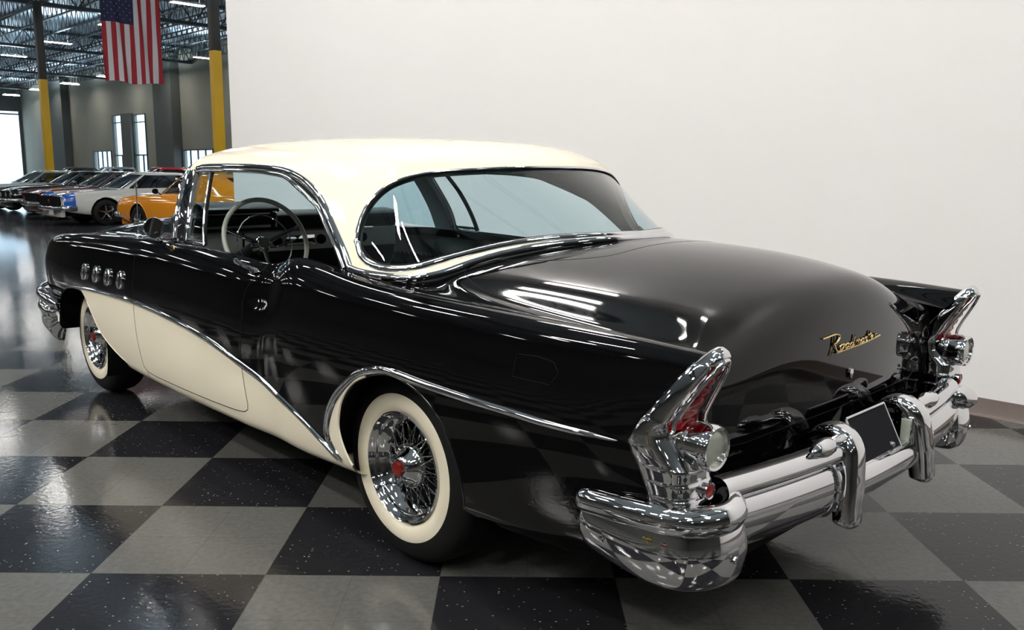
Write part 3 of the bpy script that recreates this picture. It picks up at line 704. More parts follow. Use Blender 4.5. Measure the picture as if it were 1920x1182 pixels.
# licence plate
pb=MB(); Rp=Matrix.Rotation(math.radians(-13),3,'Y')
pl=MB().box((-1.276,0.0,.595),(.006,.272,.148),Matrix.Rotation(math.radians(27),3,'Y')).build('licence_plate',M['plate'],car,angle=40)
fr=MB(); cs=[Vector((-1.278,0.0,.595))+Matrix.Rotation(math.radians(27),3,'Y')@Vector((-.002,a*.137,b*.075)) for a,b in((-1,-1),(1,-1),(1,1),(-1,1))]
for i in range(4): fr.tube([cs[i],cs[(i+1)%4]],.0045,8)
fr.build('plate_frame',M['chrome'],pl)
MB().lathe([(.009,0),(.009,-.014),(.004,-.018),(.0005,-.018)],(-1.296,-.085,.548),'x',12).build('plate_bolt',M['satin'],pl)
MB().box((-1.262,0.0,.525),(.03,.34,.05)).build('plate_bracket',M['chrome'],pl)
# script on the trunk lid: pen strokes in a plane, laid on the lid
def lidpt(y,z,off=.003):
    u,v=DECK.inv((0,abs(y),z),(1,2)) if False else (0,0)
    return None
def lid_x(y,z):
    U,V,X=DECK.grid(); m=(U>8)
    d=(X[...,1]-abs(y))**2+(X[...,2]-z)**2+(~m)*9; k=np.unravel_index(d.argmin(),d.shape)
    u,v=DECK._ref(lambda u,v:DECK.ev(u,v)[[1,2]]-np.array([abs(y),z]),U[k],V[k]); return DECK.ev(u,v)[0]
# strokes: x to the right 0..10, y up; baseline 0, x-height 1
STR=[[(-1.6,3.0),(-.4,3.15),(.6,3.25),(1.4,3.0),(1.5,2.3),(1.0,1.7),(.45,1.55)],[(.45,3.0),(.35,1.6),(.1,.2),(-.05,-.6)],[(.5,1.5),(.8,.8),(1.05,.2),(1.4,-.1),(1.9,-.05)],
 [(2.3,.9),(1.9,.9),(1.7,.45),(1.9,.1),(2.3,.2),(2.5,.9),(2.3,.9)],
 [(3.25,.9),(2.85,.75),(2.75,.25),(3.05,.05),(3.35,.4),(3.4,.95),(3.35,.3),(3.6,.1)],
 [(4.25,.8),(3.85,.7),(3.75,.25),(4.0,.05),(4.35,.3),(4.6,2.0),(4.4,.3),(4.65,.1)],
 [(4.8,.1),(4.95,.9),(5.0,.15)],[(4.98,.6),(5.2,.95),(5.35,.75),(5.35,.1)],[(5.37,.6),(5.6,.95),(5.75,.75),(5.75,.2),(5.95,.1)],
 [(6.55,.9),(6.15,.75),(6.05,.25),(6.3,.05),(6.6,.35),(6.65,.9),(6.6,.3),(6.8,.1)],
 [(7.4,.95),(7.1,.9),(7.05,.65),(7.35,.45),(7.3,.15),(6.95,.08)],
 [(7.95,2.0),(7.85,1.0),(7.75,.25),(8.0,.08)],[(7.55,1.25),(8.3,1.35)],
 [(8.3,.45),(8.65,.6),(8.7,.9),(8.45,.95),(8.3,.55),(8.4,.12),(8.8,.15)],
 [(9.1,.1),(9.2,.95),(9.2,.6),(9.4,.95),(9.7,.85)],
 [(1.0,-.35),(3.5,-.2),(6.5,-.1),(10.6,.35)]]
sc=.0335; mb=MB()
for st in STR:
    P=spline(st,5); pts=[]
    for a,b in P:
        yy=.205-(a+1.6)*sc; zz=.862+b*.0165+a*.0004; pts.append((lid_x(yy,zz)-.004,yy,zz))
    mb.tube(pts,.0026,6)
sp=mb.build('script_nameplate',M['gold'],tl); sp['label']='gold script reading Roadmaster'
lx=lid_x(0,.775)
lk=MB(); sh=[(.0,.019),(.011,.016),(.014,.006),(.010,-.010),(0,-.020),(-.010,-.010),(-.014,.006),(-.011,.016)]; n_=len(sh)
lk.add([(lx+.002,a+.005,.775+b) for a,b in sh]+[(lx-.008,a*.85+.005,.775+b*.85) for a,b in sh],[(i,(i+1)%n_,n_+(i+1)%n_,n_+i) for i in range(n_)]+[tuple(range(n_,2*n_))])
lk.build('trunk_lock',M['chrome'],tl,angle=30)
# door handles, badge, mirror, aerial, fuel flap
for sg in (1,-1):
    X,N=SIDE.ev(np.array([10.9]),np.array([9.9]),True); p=X[0]*[1,sg,1]
    h=MB(); h.tube(spline([(1.16,.900*sg,1.010),(1.12,.922*sg,1.007),(1.04,.930*sg,.997),(.97,.926*sg,.985),(.93,.915*sg,.978)],4),[.006,.009,.011,.012,.012,.012,.012,.012,.012,.012,.012,.012,.011,.010,.010,.009,.007],10)
    hb=h.build('door_handle',M['chrome'],DOORS[0 if sg>0 else 1])
    MB().lathe([(.0005,.014),(.012,.012),(.015,0)],(.965,.922*sg,.975),'y',16,sgn=sg).build('lock_button',M['chrome'],hb)
    MB().lathe([(.026,0),(.024,.006),(.014,.009),(.0005,.010)],(1.80,.912*sg,1.008),'y',6,sgn=sg).build('door_badge',M['gold'],DOORS[0 if sg>0 else 1],smooth=False)['label']='small gold crest'
    mr=MB(); mr.tube(spline([(1.99,.895*sg,1.035),(2.0,.905*sg,1.06),(1.99,.92*sg,1.085)],4),.011,10)
    mo=mr.build('door_mirror',M['chrome'],car)
    MB().lathe([(.0005,.055),(.020,.052),(.040,.035),(.051,.010),(.053,0),(.050,-.006),(.048,-.006)],(1.99,.925*sg,1.105),'x',28).build('mirror_shell',M['chrome'],mo)
    MB().lathe([(.050,-.005),(.0005,-.005)],(1.99,.925*sg,1.105),'x',28).build('mirror_glass',M['chrome'],mo)
ae=MB().lathe([(.022,0),(.018,.015),(.009,.022),(.006,.04)],(2.36,.865,1.028),'z',16).build('aerial_base',M['chrome'],car)
MB().tube([(2.36,.865,1.06),(2.345,.865,1.34)],.0028,6).build('aerial_mast',M['satin'],ae)
flap=resample([(19.52,7.85),(19.8,7.9),(20.05,7.83),(20.16,7.55),(20.05,7.2),(19.5,7.2),(19.52,7.85)],.1)
X,N=onsurf(SIDE,flap); V,F=trim_mesh(X,N,.004,.0026,seg=3); mkobj('fuel_flap_seam',V,F,M['dark'],car)
# underbody, wheel wells ------------------------------------------------------
MB().box((1.35,0,.285),(4.6,1.22,.05)).build('floor_pan',M['under'],car)
MB().box((1.55,0,.30),(1.6,1.78,.05)).build('floor_pan',M['under'],car)
MB().box((-.72,0,.42),(.62,1.40,.28),bev=.03).build('fuel_tank',M['under'],car)
for cx,r in ((-.06,.40),(3.20,.43)):
    for sg in (1,-1):
        V=[];F=[];n=24
        for k in range(n+1):
            th=math.radians(-5+210*k/n if cx<1 else 0+205*k/n); x,z=cx+r*math.cos(th),.36+r*.93*math.sin(th)
            V+=[(x,.93*sg,z),(x,.52*sg,z)]
        b=len(V); V.append((cx,.52*sg,.36))
        for k in range(n): F.append((2*k,2*k+2,2*k+3,2*k+1)); F.append((2*k+1,2*k+3,b))
        MB().add(V,F).build('wheel_well',M['under'],car,angle=60)
MB().tube([(-.2,0,.30),(-.2,.65,.36)],.04,12).build('axle',M['under'],car)
# exhaust
ex=spline([(.8,.62,.24),(-.6,.66,.27),(-.9,.64,.27),(-1.12,.63,.28)],4)
MB().tube(ex,.024,12).build('tailpipe',M['satin'],car)
# wheels ----------------------------------------------------------------------
def wheel(x,yo,sg,spokes=True,name_label=None):
    w=empty('wheel',(x,yo*sg,.36),parent=car)
    if name_label: w['label']=name_label
    # local: y outward (sg)
    T=MB().lathe([(.205,-.205),(.25,-.218),(.30,-.215),(.335,-.195),(.352,-.165),(.358,-.11),(.352,-.05),(.342,-.03),(.330,-.016),(.305,-.004),(.285,.0005),(.268,.0015)],(0,0,0),'y',72,sgn=sg)
    T.build('tyre',M['rubber'],w,angle=60)
    gr=MB()
    for yy in (-.165,-.145,-.11,-.075,-.055): gr.lathe([(.3585,yy-.002),(.3592,yy),(.3585,yy+.002)],(0,0,0),'y',72,sgn=sg)
    MB().lathe([(.268,.0015),(.262,.003),(.245,.0045),(.222,.002),(.208,-.004),(.203,-.012)],(0,0,0),'y',72,sgn=sg).build('whitewall',M['whitewall'],w,angle=60)
    MB().lathe([(.203,-.014),(.2035,.001),(.199,.004),(.194,.000),(.190,-.010),(.183,-.013),(.179,-.022),(.175,-.032),(.165,-.036),(.160,-.050),(.152,-.056),(.147,-.072),(.1475,-.11)],(0,0,0),'y',72,sgn=sg).build('rim',M['chrome'],w,angle=50)
    MB().lathe([(.150,-.11),(.0005,-.11)],(0,0,0),'y',40,sgn=sg).build('brake_drum',M['dark'],w)
    MB().lathe([(.082,-.075),(.084,-.045),(.080,-.030),(.074,-.026),(.066,-.030),(.058,-.022),(.046,-.004),(.036,.008),(.030,.010)],(0,0,0),'y',48,sgn=sg).build('hub_shell',M['chrome'],w,angle=50)
    MB().lathe([(.030,.008),(.029,.018),(.026,.022),(.0005,.024)],(0,0,0),'y',8,sgn=sg).build('hub_emblem',M['red'],w,smooth=False)['label']='red hexagonal centre emblem'
    for k in range(3):
        hx=MB(); a=2*math.pi*k/3+.5; hx.tube([(.026*math.cos(a),.004*sg,.026*math.sin(a)),(.052*math.cos(a),.008*sg,.052*math.sin(a)),(.070*math.cos(a+.12),-.002*sg,.070*math.sin(a+.12))],[.012,.010,.004],8); hx.build('knock_off_wing',M['chrome'],w)
    if spokes:
        n=48; proto=None
        for k in range(n):
            a=2*math.pi*k/n; b=a+(.20 if k%2 else -.20); r0,y0=(.078,-.030) if (k//2)%2 else (.080,-.066); r1,y1=(.149,-.060) if (k//2)%2 else (.152,-.052)
            s=MB().tube([(r0*math.cos(a),y0*sg,r0*math.sin(a)),(r1*math.cos(b),y1*sg,r1*math.sin(b))],.0022,6)
            s.lathe([(.0005,-.004),(.0045,-.002),(.0045,.004),(.0005,.006)],(r1*math.cos(b),y1*sg,r1*math.sin(b)),'y',6,sgn=sg)
            s.build('spoke',M['chrome'],w)
    return w
wheel(0,.885,1,True,'rear wheel with wide whitewall and wire spokes'); wheel(3.226,.845,1,True,'front wheel with wide whitewall and wire spokes'); wheel(0,.885,-1,False); wheel(3.226,.845,-1,False)
# interior ---------------------------------------------------------------------
def slab(name,pts,y0,y1,m,parent=car,bev=.03,lab=None):
    """profile in x-z extruded across the car with rounded ends"""
    bm=bmesh.new(); P=spline(pts,4,closed=True); vs=[bm.verts.new((p[0],y0,p[1])) for p in P]; f=bm.faces.new(vs)
    r=bmesh.ops.extrude_face_region(bm,geom=[f]); bmesh.ops.translate(bm,vec=(0,y1-y0,0),verts=[v for v in r['geom'] if isinstance(v,bmesh.types.BMVert)])
    bmesh.ops.recalc_face_normals(bm,faces=bm.faces)
    ed=[e for e in bm.edges if len(e.link_faces)==2 and e.calc_face_angle(0)>1.2]
    bmesh.ops.bevel(bm,geom=ed,offset=bev,segments=3,affect='EDGES',profile=.5)
    bm.verts.index_update(); V=[v.co[:] for v in bm.verts]; F=[tuple(v.index for v in g.verts) for g in bm.faces]; bm.free()
    o=mkobj(name,V,F,m,parent,angle=40)
    if lab: o['label']=lab
    return o
slab('front_seat_cushion',[(1.45,.34),(1.45,.60),(1.25,.63),(.95,.60),(.92,.36)],-.74,.74,M['blackvinyl'])
fs=slab('front_seat_back',[(.98,.50),(.86,.92),(.82,.95),(.77,.93),(.84,.48)],-.74,.74,M['blackvinyl'])
MB().tube(spline([(.80,-.72,.90),(.80,-.70,.952),(.80,0,.957),(.80,.70,.952),(.80,.72,.90)],5),.006,8).build('seat_piping',M['ivory'],fs)
slab('rear_seat_cushion',[(.70,.34),(.70,.58),(.50,.61),(.20,.58),(.18,.36)],-.70,.70,M['greycloth'])
rs=slab('rear_seat_back',[(.28,.52),(.20,1.02),(.15,1.05),(.08,1.03),(.14,.50)],-.68,.68,M['greycloth'])
MB().tube(spline([(.16,-.67,1.0),(.16,-.64,1.052),(.16,0,1.058),(.16,.64,1.052),(.16,.67,1.0)],5),.006,8).build('seat_piping',M['ivory'],rs)
pk=MB(); rx=GREEN.ev(np.linspace(12.6,19,24),np.full(24,.12)); L_=[(p[0]+.03,p[1]-.03,min(1.045,p[2]-.02)) for p in rx]; L_=L_+[(a,-b,c_) for a,b,c_ in L_[::-1][1:]]
nL=len(L_); pk.add(L_+[(.16,p[1],1.03) for p in L_],[(i,i+1,i+1+nL,i+nL) for i in range(nL-1)])
pk.build('parcel_shelf',M['greycloth'],car)
MB().box((.9,0,.38),(2.9,1.6,.04)).build('carpet',M['blackvinyl'],car)
# dashboard
da=slab('dashboard',[(2.20,.70),(2.22,1.03),(2.16,1.075),(2.06,1.075),(1.99,1.05),(2.02,.985),(2.03,.95),(2.06,.74)],-.70,.70,M['blackvinyl'])
MB().box((2.022,-.16,.905),(.012,1.04,.115),bev=.004).build('lower_dash_panel',M['greytrim'],da,angle=40)
MB().box((2.022,.535,.905),(.012,.32,.115),bev=.004).build('lower_dash_panel',M['greytrim'],da,angle=40)
cl=slab('instrument_hood',[(2.2,1.00),(2.2,1.12),(2.06,1.125),(1.97,1.10),(1.98,1.085),(2.05,1.09),(2.08,.98)],.16,.62,M['blackvinyl'],da)
MB().box((2.015,.39,1.03),(.01,.38,.085),bev=.004).build('instrument_face',M['satin'],da,angle=40)
MB().tube(spline([(2.0,.175,.99),(1.99,.18,1.07),(1.99,.22,1.09),(1.99,.39,1.095),(1.99,.56,1.09),(1.99,.60,1.07),(2.0,.605,.99)],4),.006,8).build('instrument_bezel',M['chrome'],da)
MB().tube([(2.005,-.68,.965),(2.005,.68,.965)],.006,8).build('dash_strip',M['chrome'],da)
rd=MB().box((2.010,.02,.905),(.01,.20,.062),bev=.003).build('radio',M['chrome'],da,angle=40); MB().box((2.004,.02,.905),(.01,.17,.02)).build('radio_dial',M['dark'],rd)
MB().box((2.010,.02,.885),(.012,.17,.012)).build('radio_buttons',M['ivory'],rd)
for y in (.165,-.125,-.42): MB().lathe([(.0005,-.02),(.026,-.018),(.030,-.004),(.030,0)],(2.014,y,.905),'x',20).build('dash_knob',M['dark'],da)
MB().box((2.010,-.265,.91),(.01,.085,.085),bev=.004).build('clock_plate',M['chrome'],da,angle=40)
MB().lathe([(.036,0),(.040,-.012),(.034,-.014),(.0005,-.014)],(2.012,-.36,.905),'x',24).build('dash_dial',M['chrome'],da)
da.location=(.13,0,.085)
# steering wheel
sw_=empty('steering_wheel',(1.73,.45,1.03),parent=car); ax=Vector((-.93,0,.37)).normalized()
q=ax.to_track_quat('Z','Y'); sw_.rotation_mode='QUATERNION'; sw_.rotation_quaternion=q
MB().tube([(.228*math.cos(a),.228*math.sin(a),0) for a in np.linspace(0,2*math.pi,65)[:-1]],.0125,12,closed=True).build('steering_rim',M['ivory'],sw_)
MB().tube([(.150*math.cos(a),.150*math.sin(a),-.02) for a in np.linspace(0,2*math.pi,49)[:-1]],.0035,8,closed=True).build('horn_ring',M['chrome'],sw_)
MB().lathe([(.0005,.005),(.030,.003),(.040,-.01),(.046,-.03),(.046,-.06)],(0,0,-.03),'z',28).build('hub',M['chrome'],sw_)
for a in (math.radians(20),math.radians(160),math.radians(270)):
    MB().tube([(.035*math.cos(a),.035*math.sin(a),-.045),(.13*math.cos(a),.13*math.sin(a),-.03),(.225*math.cos(a),.225*math.sin(a),-.002)],[.013,.010,.008],10).build('wheel_spoke',M['chrome'] ,sw_)
cb=Vector((1.73,.45,1.03)); MB().tube([cb-ax*.08,cb-ax*.62],[.042,.048],16).build('steering_column',M['blackvinyl'],car)
MB().tube([cb-ax*.10,cb-ax*.11+Vector((0,-.12,-.0)),cb-ax*.10+Vector((0,-.22,.03))],.006,8).build('shift_lever',M['chrome'],car)
MB().lathe([(.0005,.03),(.03,.028),(.05,.012),(.055,0)],(1.30,.83,.985),'z',20).build('armrest_lamp',M['ivory'],car) if False else None
# rear-view mirror and wiper
MB().box((1.98,0,1.385),(.02,.20,.05),bev=.008).build('rear_view_mirror',M['chrome'],car,angle=40)
MB().tube([(1.98,0,1.40),(2.10,0,1.44)],.006,6).build('mirror_stalk',M['chrome'],car)
MB().tube([(2.42,.30,1.12),(2.40,-.05,1.145),(2.39,-.35,1.14)],.006,6).build('wiper',M['dark'],car)
# ================================================================== the building
def nodes(m): return m.node_tree, m.node_tree.nodes, m.node_tree.links
TILE=.6096; GX,GY=-1.46019601,2.78091027
def floor_material():
    m=mat('checker_floor_tiles',(.1,.1,.1),.12,0,0,.22); nt,N,L=nodes(m); b=N['Principled BSDF']
    geo=N.new('ShaderNodeNewGeometry'); sp=N.new('ShaderNodeSeparateXYZ'); L.new(geo.outputs['Position'],sp.inputs[0])
    def mt(op,a,b_=None,clamp=False):
        n=N.new('ShaderNodeMath'); n.operation=op; n.use_clamp=clamp
        for i,x in enumerate((a,b_)):
            if x is None: continue
            if isinstance(x,(int,float)): n.inputs[i].default_value=x
            else: L.new(x,n.inputs[i])
        return n.outputs[0]
    tx=mt('DIVIDE',mt('SUBTRACT',sp.outputs['X'],GX),TILE); ty=mt('DIVIDE',mt('SUBTRACT',sp.outputs['Y'],GY),TILE)
    par=mt('MODULO',mt('ADD',mt('ADD',mt('FLOOR',tx),mt('FLOOR',ty)),1001),2)      # 0 / 1
    # speckles stretched along the sheet direction
    mp=N.new('ShaderNodeMapping'); mp.inputs['Scale'].default_value=(60,110,1); L.new(geo.outputs['Position'],mp.inputs[0])
    vo=N.new('ShaderNodeTexVoronoi'); vo.inputs['Scale'].default_value=1; vo.inputs['Randomness'].default_value=1; L.new(mp.outputs[0],vo.inputs['Vector'])
    rnd=N.new('ShaderNodeSeparateColor'); L.new(vo.outputs['Color'],rnd.inputs[0])
    spk=mt('MULTIPLY',mt('LESS_THAN',vo.outputs['Distance'],.22),mt('GREATER_THAN',rnd.outputs[0],.90))
    nz=N.new('ShaderNodeTexNoise'); nz.inputs['Scale'].default_value=1.1; nz.inputs['Detail'].default_value=5; L.new(geo.outputs['Position'],nz.inputs['Vector'])
    nf=N.new('ShaderNodeTexNoise'); nf.inputs['Scale'].default_value=45; nf.inputs['Detail'].default_value=4; L.new(geo.outputs['Position'],nf.inputs['Vector'])
    def mix(f,a,c,bt='MIX'):
        n=N.new('ShaderNodeMix'); n.data_type='RGBA'; n.blend_type=bt
        for s_,x in (('Factor',f),('A',a),('B',c)):
            if isinstance(x,(int,float)): n.inputs[s_].default_value=x
            elif isinstance(x,tuple): n.inputs[s_].default_value=(*x,1)
            else: L.new(x,n.inputs[s_])
        return n.outputs['Result']
    g1=mix(nf.outputs['Fac'],(.062,.062,.057),(.118,.118,.110)); g1=mix(mt('MULTIPLY',spk,.35),g1,(.05,.05,.045))
    d1=mix(nf.outputs['Fac'],(.008,.008,.010),(.018,.018,.020)); d1=mix(mt('MULTIPLY',spk,.8),d1,(.30,.30,.28))
    col=mix(par,d1,g1)
    # sheets are .305 m: fine joint lines
    def joint(t,k): 
        f=mt('FRACT',mt('MULTIPLY',t,k)); return mt('LESS_THAN',mt('MINIMUM',f,mt('SUBTRACT',1,f)),.004*k)
    jn=mt('MAXIMUM',joint(tx,1),joint(ty,1)); jf=mt('MULTIPLY',mt('MAXIMUM',joint(tx,2),joint(ty,2)),.35)
    col=mix(mt('MULTIPLY',mt('MAXIMUM',mt('MULTIPLY',jn,.5),jf),.6),col,(.02,.02,.02))
    L.new(col,b.inputs['Base Color'])
    # gloss varies with wear, a little waviness
    r=N.new('ShaderNodeMapRange'); r.inputs['To Min'].default_value=.05; r.inputs['To Max'].default_value=.11; L.new(nz.outputs['Fac'],r.inputs['Value']); L.new(r.outputs[0],b.inputs['Roughness'])
    bp=N.new('ShaderNodeBump'); bp.inputs['Strength'].default_value=.06; bp.inputs['Distance'].default_value=.01; L.new(nf.outputs['Fac'],bp.inputs['Height']); L.new(bp.outputs[0],b.inputs['Normal'])
    return m
M['tiles']=floor_material()
M['slab']=noisy(mat('polished_concrete',(.060,.064,.072),.10,0,0,.2),.6,.25,6,coord='Object')
M['wallwhite']=noisy(mat('white_studio_wall',(.735,.725,.715),.6),.35,.012)
M['cove']=noisy(mat('grey_rubber_base',(.16,.13,.115),.5),9,.06)
M['concrete']=noisy(mat('painted_concrete_wall',(.27,.26,.21),.8),.5,.12,6)
M['concrete2']=noisy(mat('darker_concrete_wall',(.085,.09,.08),.8),.5,.12,6)
M['deckroof']=noisy(mat('white_roof_insulation',(.60,.72,.80),.6),.8,.15,5)
M['steel']=noisy(mat('dark_painted_steel',(.035,.05,.06),.5),3,.2)
M['colgrey']=noisy(mat('column_grey_paint',(.065,.065,.06),.5),2,.15)
M['yellow']=noisy(mat('safety_yellow_paint',(.80,.47,.02),.45),1.5,.08)
M['tube']=mat('fluorescent_diffuser',(.9,.9,.9),.5,emit=(1.0,.97,.93),es=LIGHT_POWER*1.15)
M['tube2']=mat('display_bay_diffuser',(.9,.9,.9),.5,emit=(1.0,.97,.93),es=LIGHT_POWER*1.9)
M['tube3']=mat('bare_tube_glow',(.9,.9,.9),.5,emit=(1.0,.97,.93),es=LIGHT_POWER*6.2)
M['tube4']=mat('wall_washer_glow',(.9,.9,.9),.5,emit=(1.0,.97,.93),es=LIGHT_POWER*1.7)
M['tube5']=mat('mid_bay_tube_glow',(.9,.9,.9),.5,emit=(1.0,.97,.93),es=LIGHT_POWER*2.8)
M['roof_fill']=mat('added_roof_fill',(.9,.9,.9),.5,emit=(.75,.9,1.0),es=LIGHT_POWER*3.0)  # added bluish glow that brightens the roof deck
M['fixture']=mat('white_enamel',(.6,.6,.6),.4)
M['frame']=mat('door_frame_dark',(.05,.06,.07),.5)
def struct(o): o['kind']='structure'; return o
def brect(name,a0,a1,b0,b1,z0,z1,m):
    """box in building axes"""
    mb=MB(); mb.box(((a0+a1)/2,(b0+b1)/2*-1,(z0+z1)/2),(a1-a0,b1-b0,z1-z0)); o=mb.build(name,m,smooth=False); o.rotation_euler=(0,0,ROT1); return o
# local frame of ROT1: x -> E1, y -> -E2
SPLIT=10.55
def quad_b(name,a0,a1,b0,b1,z,m):
    V=[bl(a0,b0,z),bl(a1,b0,z),bl(a1,b1,z),bl(a0,b1,z)]; F=[(0,1,2,3)]
    fn=(V[1]-V[0]).cross(V[3]-V[0]); 
    if fn.z<0: F=[(3,2,1,0)]
    return mkobj(name,V,F,m,smooth=False)
struct(quad_b('floor',-22,SPLIT,-22,24.3,0,M['tiles'])); f2=struct(quad_b('floor',SPLIT,86,-22,24.3,0,M['slab']))
HC=8.8
ceil_=struct(quad_b('ceiling',-22,86,-22,24.3,HC,M['deckroof']))
# white studio partition behind the car
WB=5.423; WA=10.62
struct(brect('wall_right',-12,WA,WB,WB+.16,0,HC,M['wallwhite']))
cb_=MB()
pr=[(0,.105),(.006,.105),(.008,.02),(.012,.008),(.03,0)]
V=[];F=[]
for a in (-12,WA):
    for d,z in pr: V.append(bl(a,WB-d,z))
K=len(pr)
for k in range(K-1): F.append((k,k+1,K+k+1,K+k))
struct(cb_.add(V,F).build('baseboard_right',M['cove']))
# far long wall (runs away to the left) with door and window openings
FB=24.0; sc_=24.0/21.5
def on_far(a,z): return (a*sc_,1.394+(z-1.394)*sc_)
ops=[]   # (a0,a1,z0,z1)
for (a0,a1,z0,z1) in ((44.2,47.9,.0,2.50),(52.85,54.7,0,4.72),(56.25,58.1,0,4.80),(58.6,61.9,0,2.58)):
    p=on_far(a0,z0);q=on_far(a1,z1); ops.append((p[0],q[0],0,q[1]))
cuts=[]; a=-22
fw=MB()
def wbox(a0,a1,z0,z1,b0=FB,b1=FB+.25): fw.box(((a0+a1)/2,-(b0+b1)/2,(z0+z1)/2),(a1-a0,b1-b0,z1-z0))
for (a0,a1,z0,z1) in ops:
    wbox(a,a0,0,HC); wbox(a0,a1,z1,HC); a=a1
wbox(a,86,0,HC)
o=fw.build('wall_back',M['concrete'],smooth=False); o.rotation_euler=(0,0,ROT1); struct(o)
for k,(a0,a1,z0,z1) in enumerate(ops):
    w=MB(); fr=.07
    w.box((a0+fr/2,-FB,z1/2),(fr,.12,z1)); w.box((a1-fr/2,-FB,z1/2),(fr,.12,z1)); w.box(((a0+a1)/2,-FB,z1-fr/2),(a1-a0,.12,fr))
    if z1>4: 
        w.box(((a0+a1)/2,-FB,2.35),(a1-a0,.12,.09)); w.box(((a0+a1)/2,-FB,z1-.55),(a1-a0,.12,.06)); w.box((a0+(.35 if k==1 else .3)*(a1-a0),-FB,1.17),(.06,.1,2.3))
    else:
        for t in (.25,.5,.75): w.box((a0+t*(a1-a0),-FB,z1/2),(.05,.1,z1))
    o=w.build('window_%d'%(k+1),M['frame'],smooth=False); o.rotation_euler=(0,0,ROT1); struct(o)
    g=MB().box(((a0+a1)/2,-FB-.06,z1/2),(a1-a0,.01,z1)).build('window_pane',M['clearglass'],smooth=False); g.parent=o
# pilasters on that wall
for k,(a0,a1) in enumerate(((47.95,50.35),(65.9,69.9),(54.72,56.2))):
    if k==2: o=brect('trim_%d'%(k+1),a0*sc_,a1*sc_,FB-.25,FB,0,5.2,M['concrete2'])
    else: o=brect('trim_%d'%(k+1),a0*sc_,a1*sc_,FB-.6,FB,0,HC-.3,M['concrete2'])
    struct(o)
# left end wall with a tall roll-up opening
LA=86
lw=MB(); 
def lbox(b0,b1,z0,z1): lw.box((LA+.12,-(b0+b1)/2,(z0+z1)/2),(.25,b1-b0,z1-z0))
ww0,ww1,wz=19.3,24.2*.985,6.35
lbox(-22,ww0,0,HC); lbox(ww1,24.3,0,HC); lbox(ww0,ww1,wz,HC)
o=lw.build('wall_left',M['concrete2'],smooth=False); o.rotation_euler=(0,0,ROT1); struct(o)
w=MB(); w.box((LA,-(ww0+ww1)/2,wz-.25),(.12,ww1-ww0,.12)); w.box((LA,-ww0-.05,wz/2),(.12,.1,wz)); w.box((LA,-ww1+.05,wz/2),(.12,.1,wz))
o=w.build('window_5',M['frame'],smooth=False); o.rotation_euler=(0,0,ROT1); struct(o)
g=MB().box((LA+.06,-(ww0+ww1)/2,wz/2),(.01,ww1-ww0,wz)).build('window_pane',M['clearglass'],smooth=False); g.parent=o
# walls out of view, closing the hall
struct(brect('wall_front',-22,86,-22.2,-22,0,HC,M['concrete2'])); struct(brect('wall_near',-22.2,-22,-22,24.3,0,HC,M['concrete2']))
# roof steel: girders across (E2), bar joists along (E1)
TB=7.75
def girder(a):
    mb=MB(); mb.box((a,-2.0,TB+.05),(.30,44,.14)); mb.box((a,-2.0,HC-.12),(.3,44,.14)); 
    for q in range(36):
        y=-24+q*1.22; mb.bar((a,y,TB+.05),(a,y+.61,HC-.12),.05); mb.bar((a,y+.61,HC-.12),(a,y+1.22,TB+.05),.05)
    o=mb.build('girder',M['steel'],ceil_,smooth=False); o.rotation_euler=(0,0,ROT1)
for a in (-2.6,11.0,24.6,38.1,51.7,65.3,78.9): girder(a)
jm=MB(); LJ=13.4
jm.box((0,0,.80),(LJ,.10,.06)); jm.box((0,0,.06),(LJ,.08,.05))
nseg=22; st=LJ/nseg
for k in range(nseg):
    x=-LJ/2+k*st; jm.bar((x,0,.06),(x+st/2,0,.80),.028); jm.bar((x+st/2,0,.80),(x+st,0,.06),.028)
j0=jm.build('bar_joist',M['steel'],ceil_,smooth=False); first=True
for a in (31.35,44.9,58.5,72.1,17.8,4.2):
    for b in np.arange(-3.5,23.9,1.52):
        if a<10 and (b>5 or b<-2.5): continue
        o=j0 if first else link(j0.copy()); first=False
        o.location=bl(a,float(b),TB+.12); o.rotation_euler=(0,0,ROT1)
br=MB()
for b in (3,12,20):
    pass
# columns
def column(a,b,lab,yz=4.85):
    t=empty('column',bl(a,b,0),ROT1)
    MB().box((0,0,yz/2),(.27,.27,yz),bev=.015).build('painted_base',M['yellow'],t,angle=30)['label']='safety yellow lower part'
    MB().box((0,0,(yz+TB)/2),(.26,.26,TB-yz),bev=.015).build('shaft',M['colgrey'],t,angle=30)
    MB().box((0,0,TB),(.5,.5,.04)).build('cap_plate',M['steel'],t,smooth=False)
    tag(t,lab,'column'); return t
column(37.6,11.35,'steel column, yellow below and grey above, left of the flag')
column(24.6,12.16,'steel column, yellow below and grey above, between the flag and the white wall')
for a,b in (): tag(column(a,b,'yellow and grey steel column out in the hall behind the photographer'),group='columns out of view')
# fluorescent high bays
FX=MB(); FX.box((0,0,.05),(.32,1.24,.07),bev=.01)
f0=FX.build('housing',M['fixture'],None,angle=30); DF=MB(); DF.box((0,0,0.008),(.27,1.20,.014)); d0=DF.build('diffuser',M['tube'],None,smooth=False); d2=DF.build('diffuser',M['tube2'],None,smooth=False)
S_=MB(); S_.box((0,0,.05),(.20,1.46,.05),bev=.01); s0=S_.build('housing',M['fixture'],None,angle=30); S_=MB(); S_.box((-.045,0,.008),(.032,1.36,.03)); s1=S_.build('tube',M['tube3'],None,smooth=False); S_=MB(); S_.box((.045,0,.008),(.032,1.36,.03)); s2=S_.build('tube',M['tube3'],None,smooth=False); s3=s1.copy(); s3.data=s1.data.copy(); s3.data.materials[0]=M['tube4']; s4=s2.copy(); s4.data=s2.data.copy(); s4.data.materials[0]=M['tube4']; COL.objects.link(s3); COL.objects.link(s4)
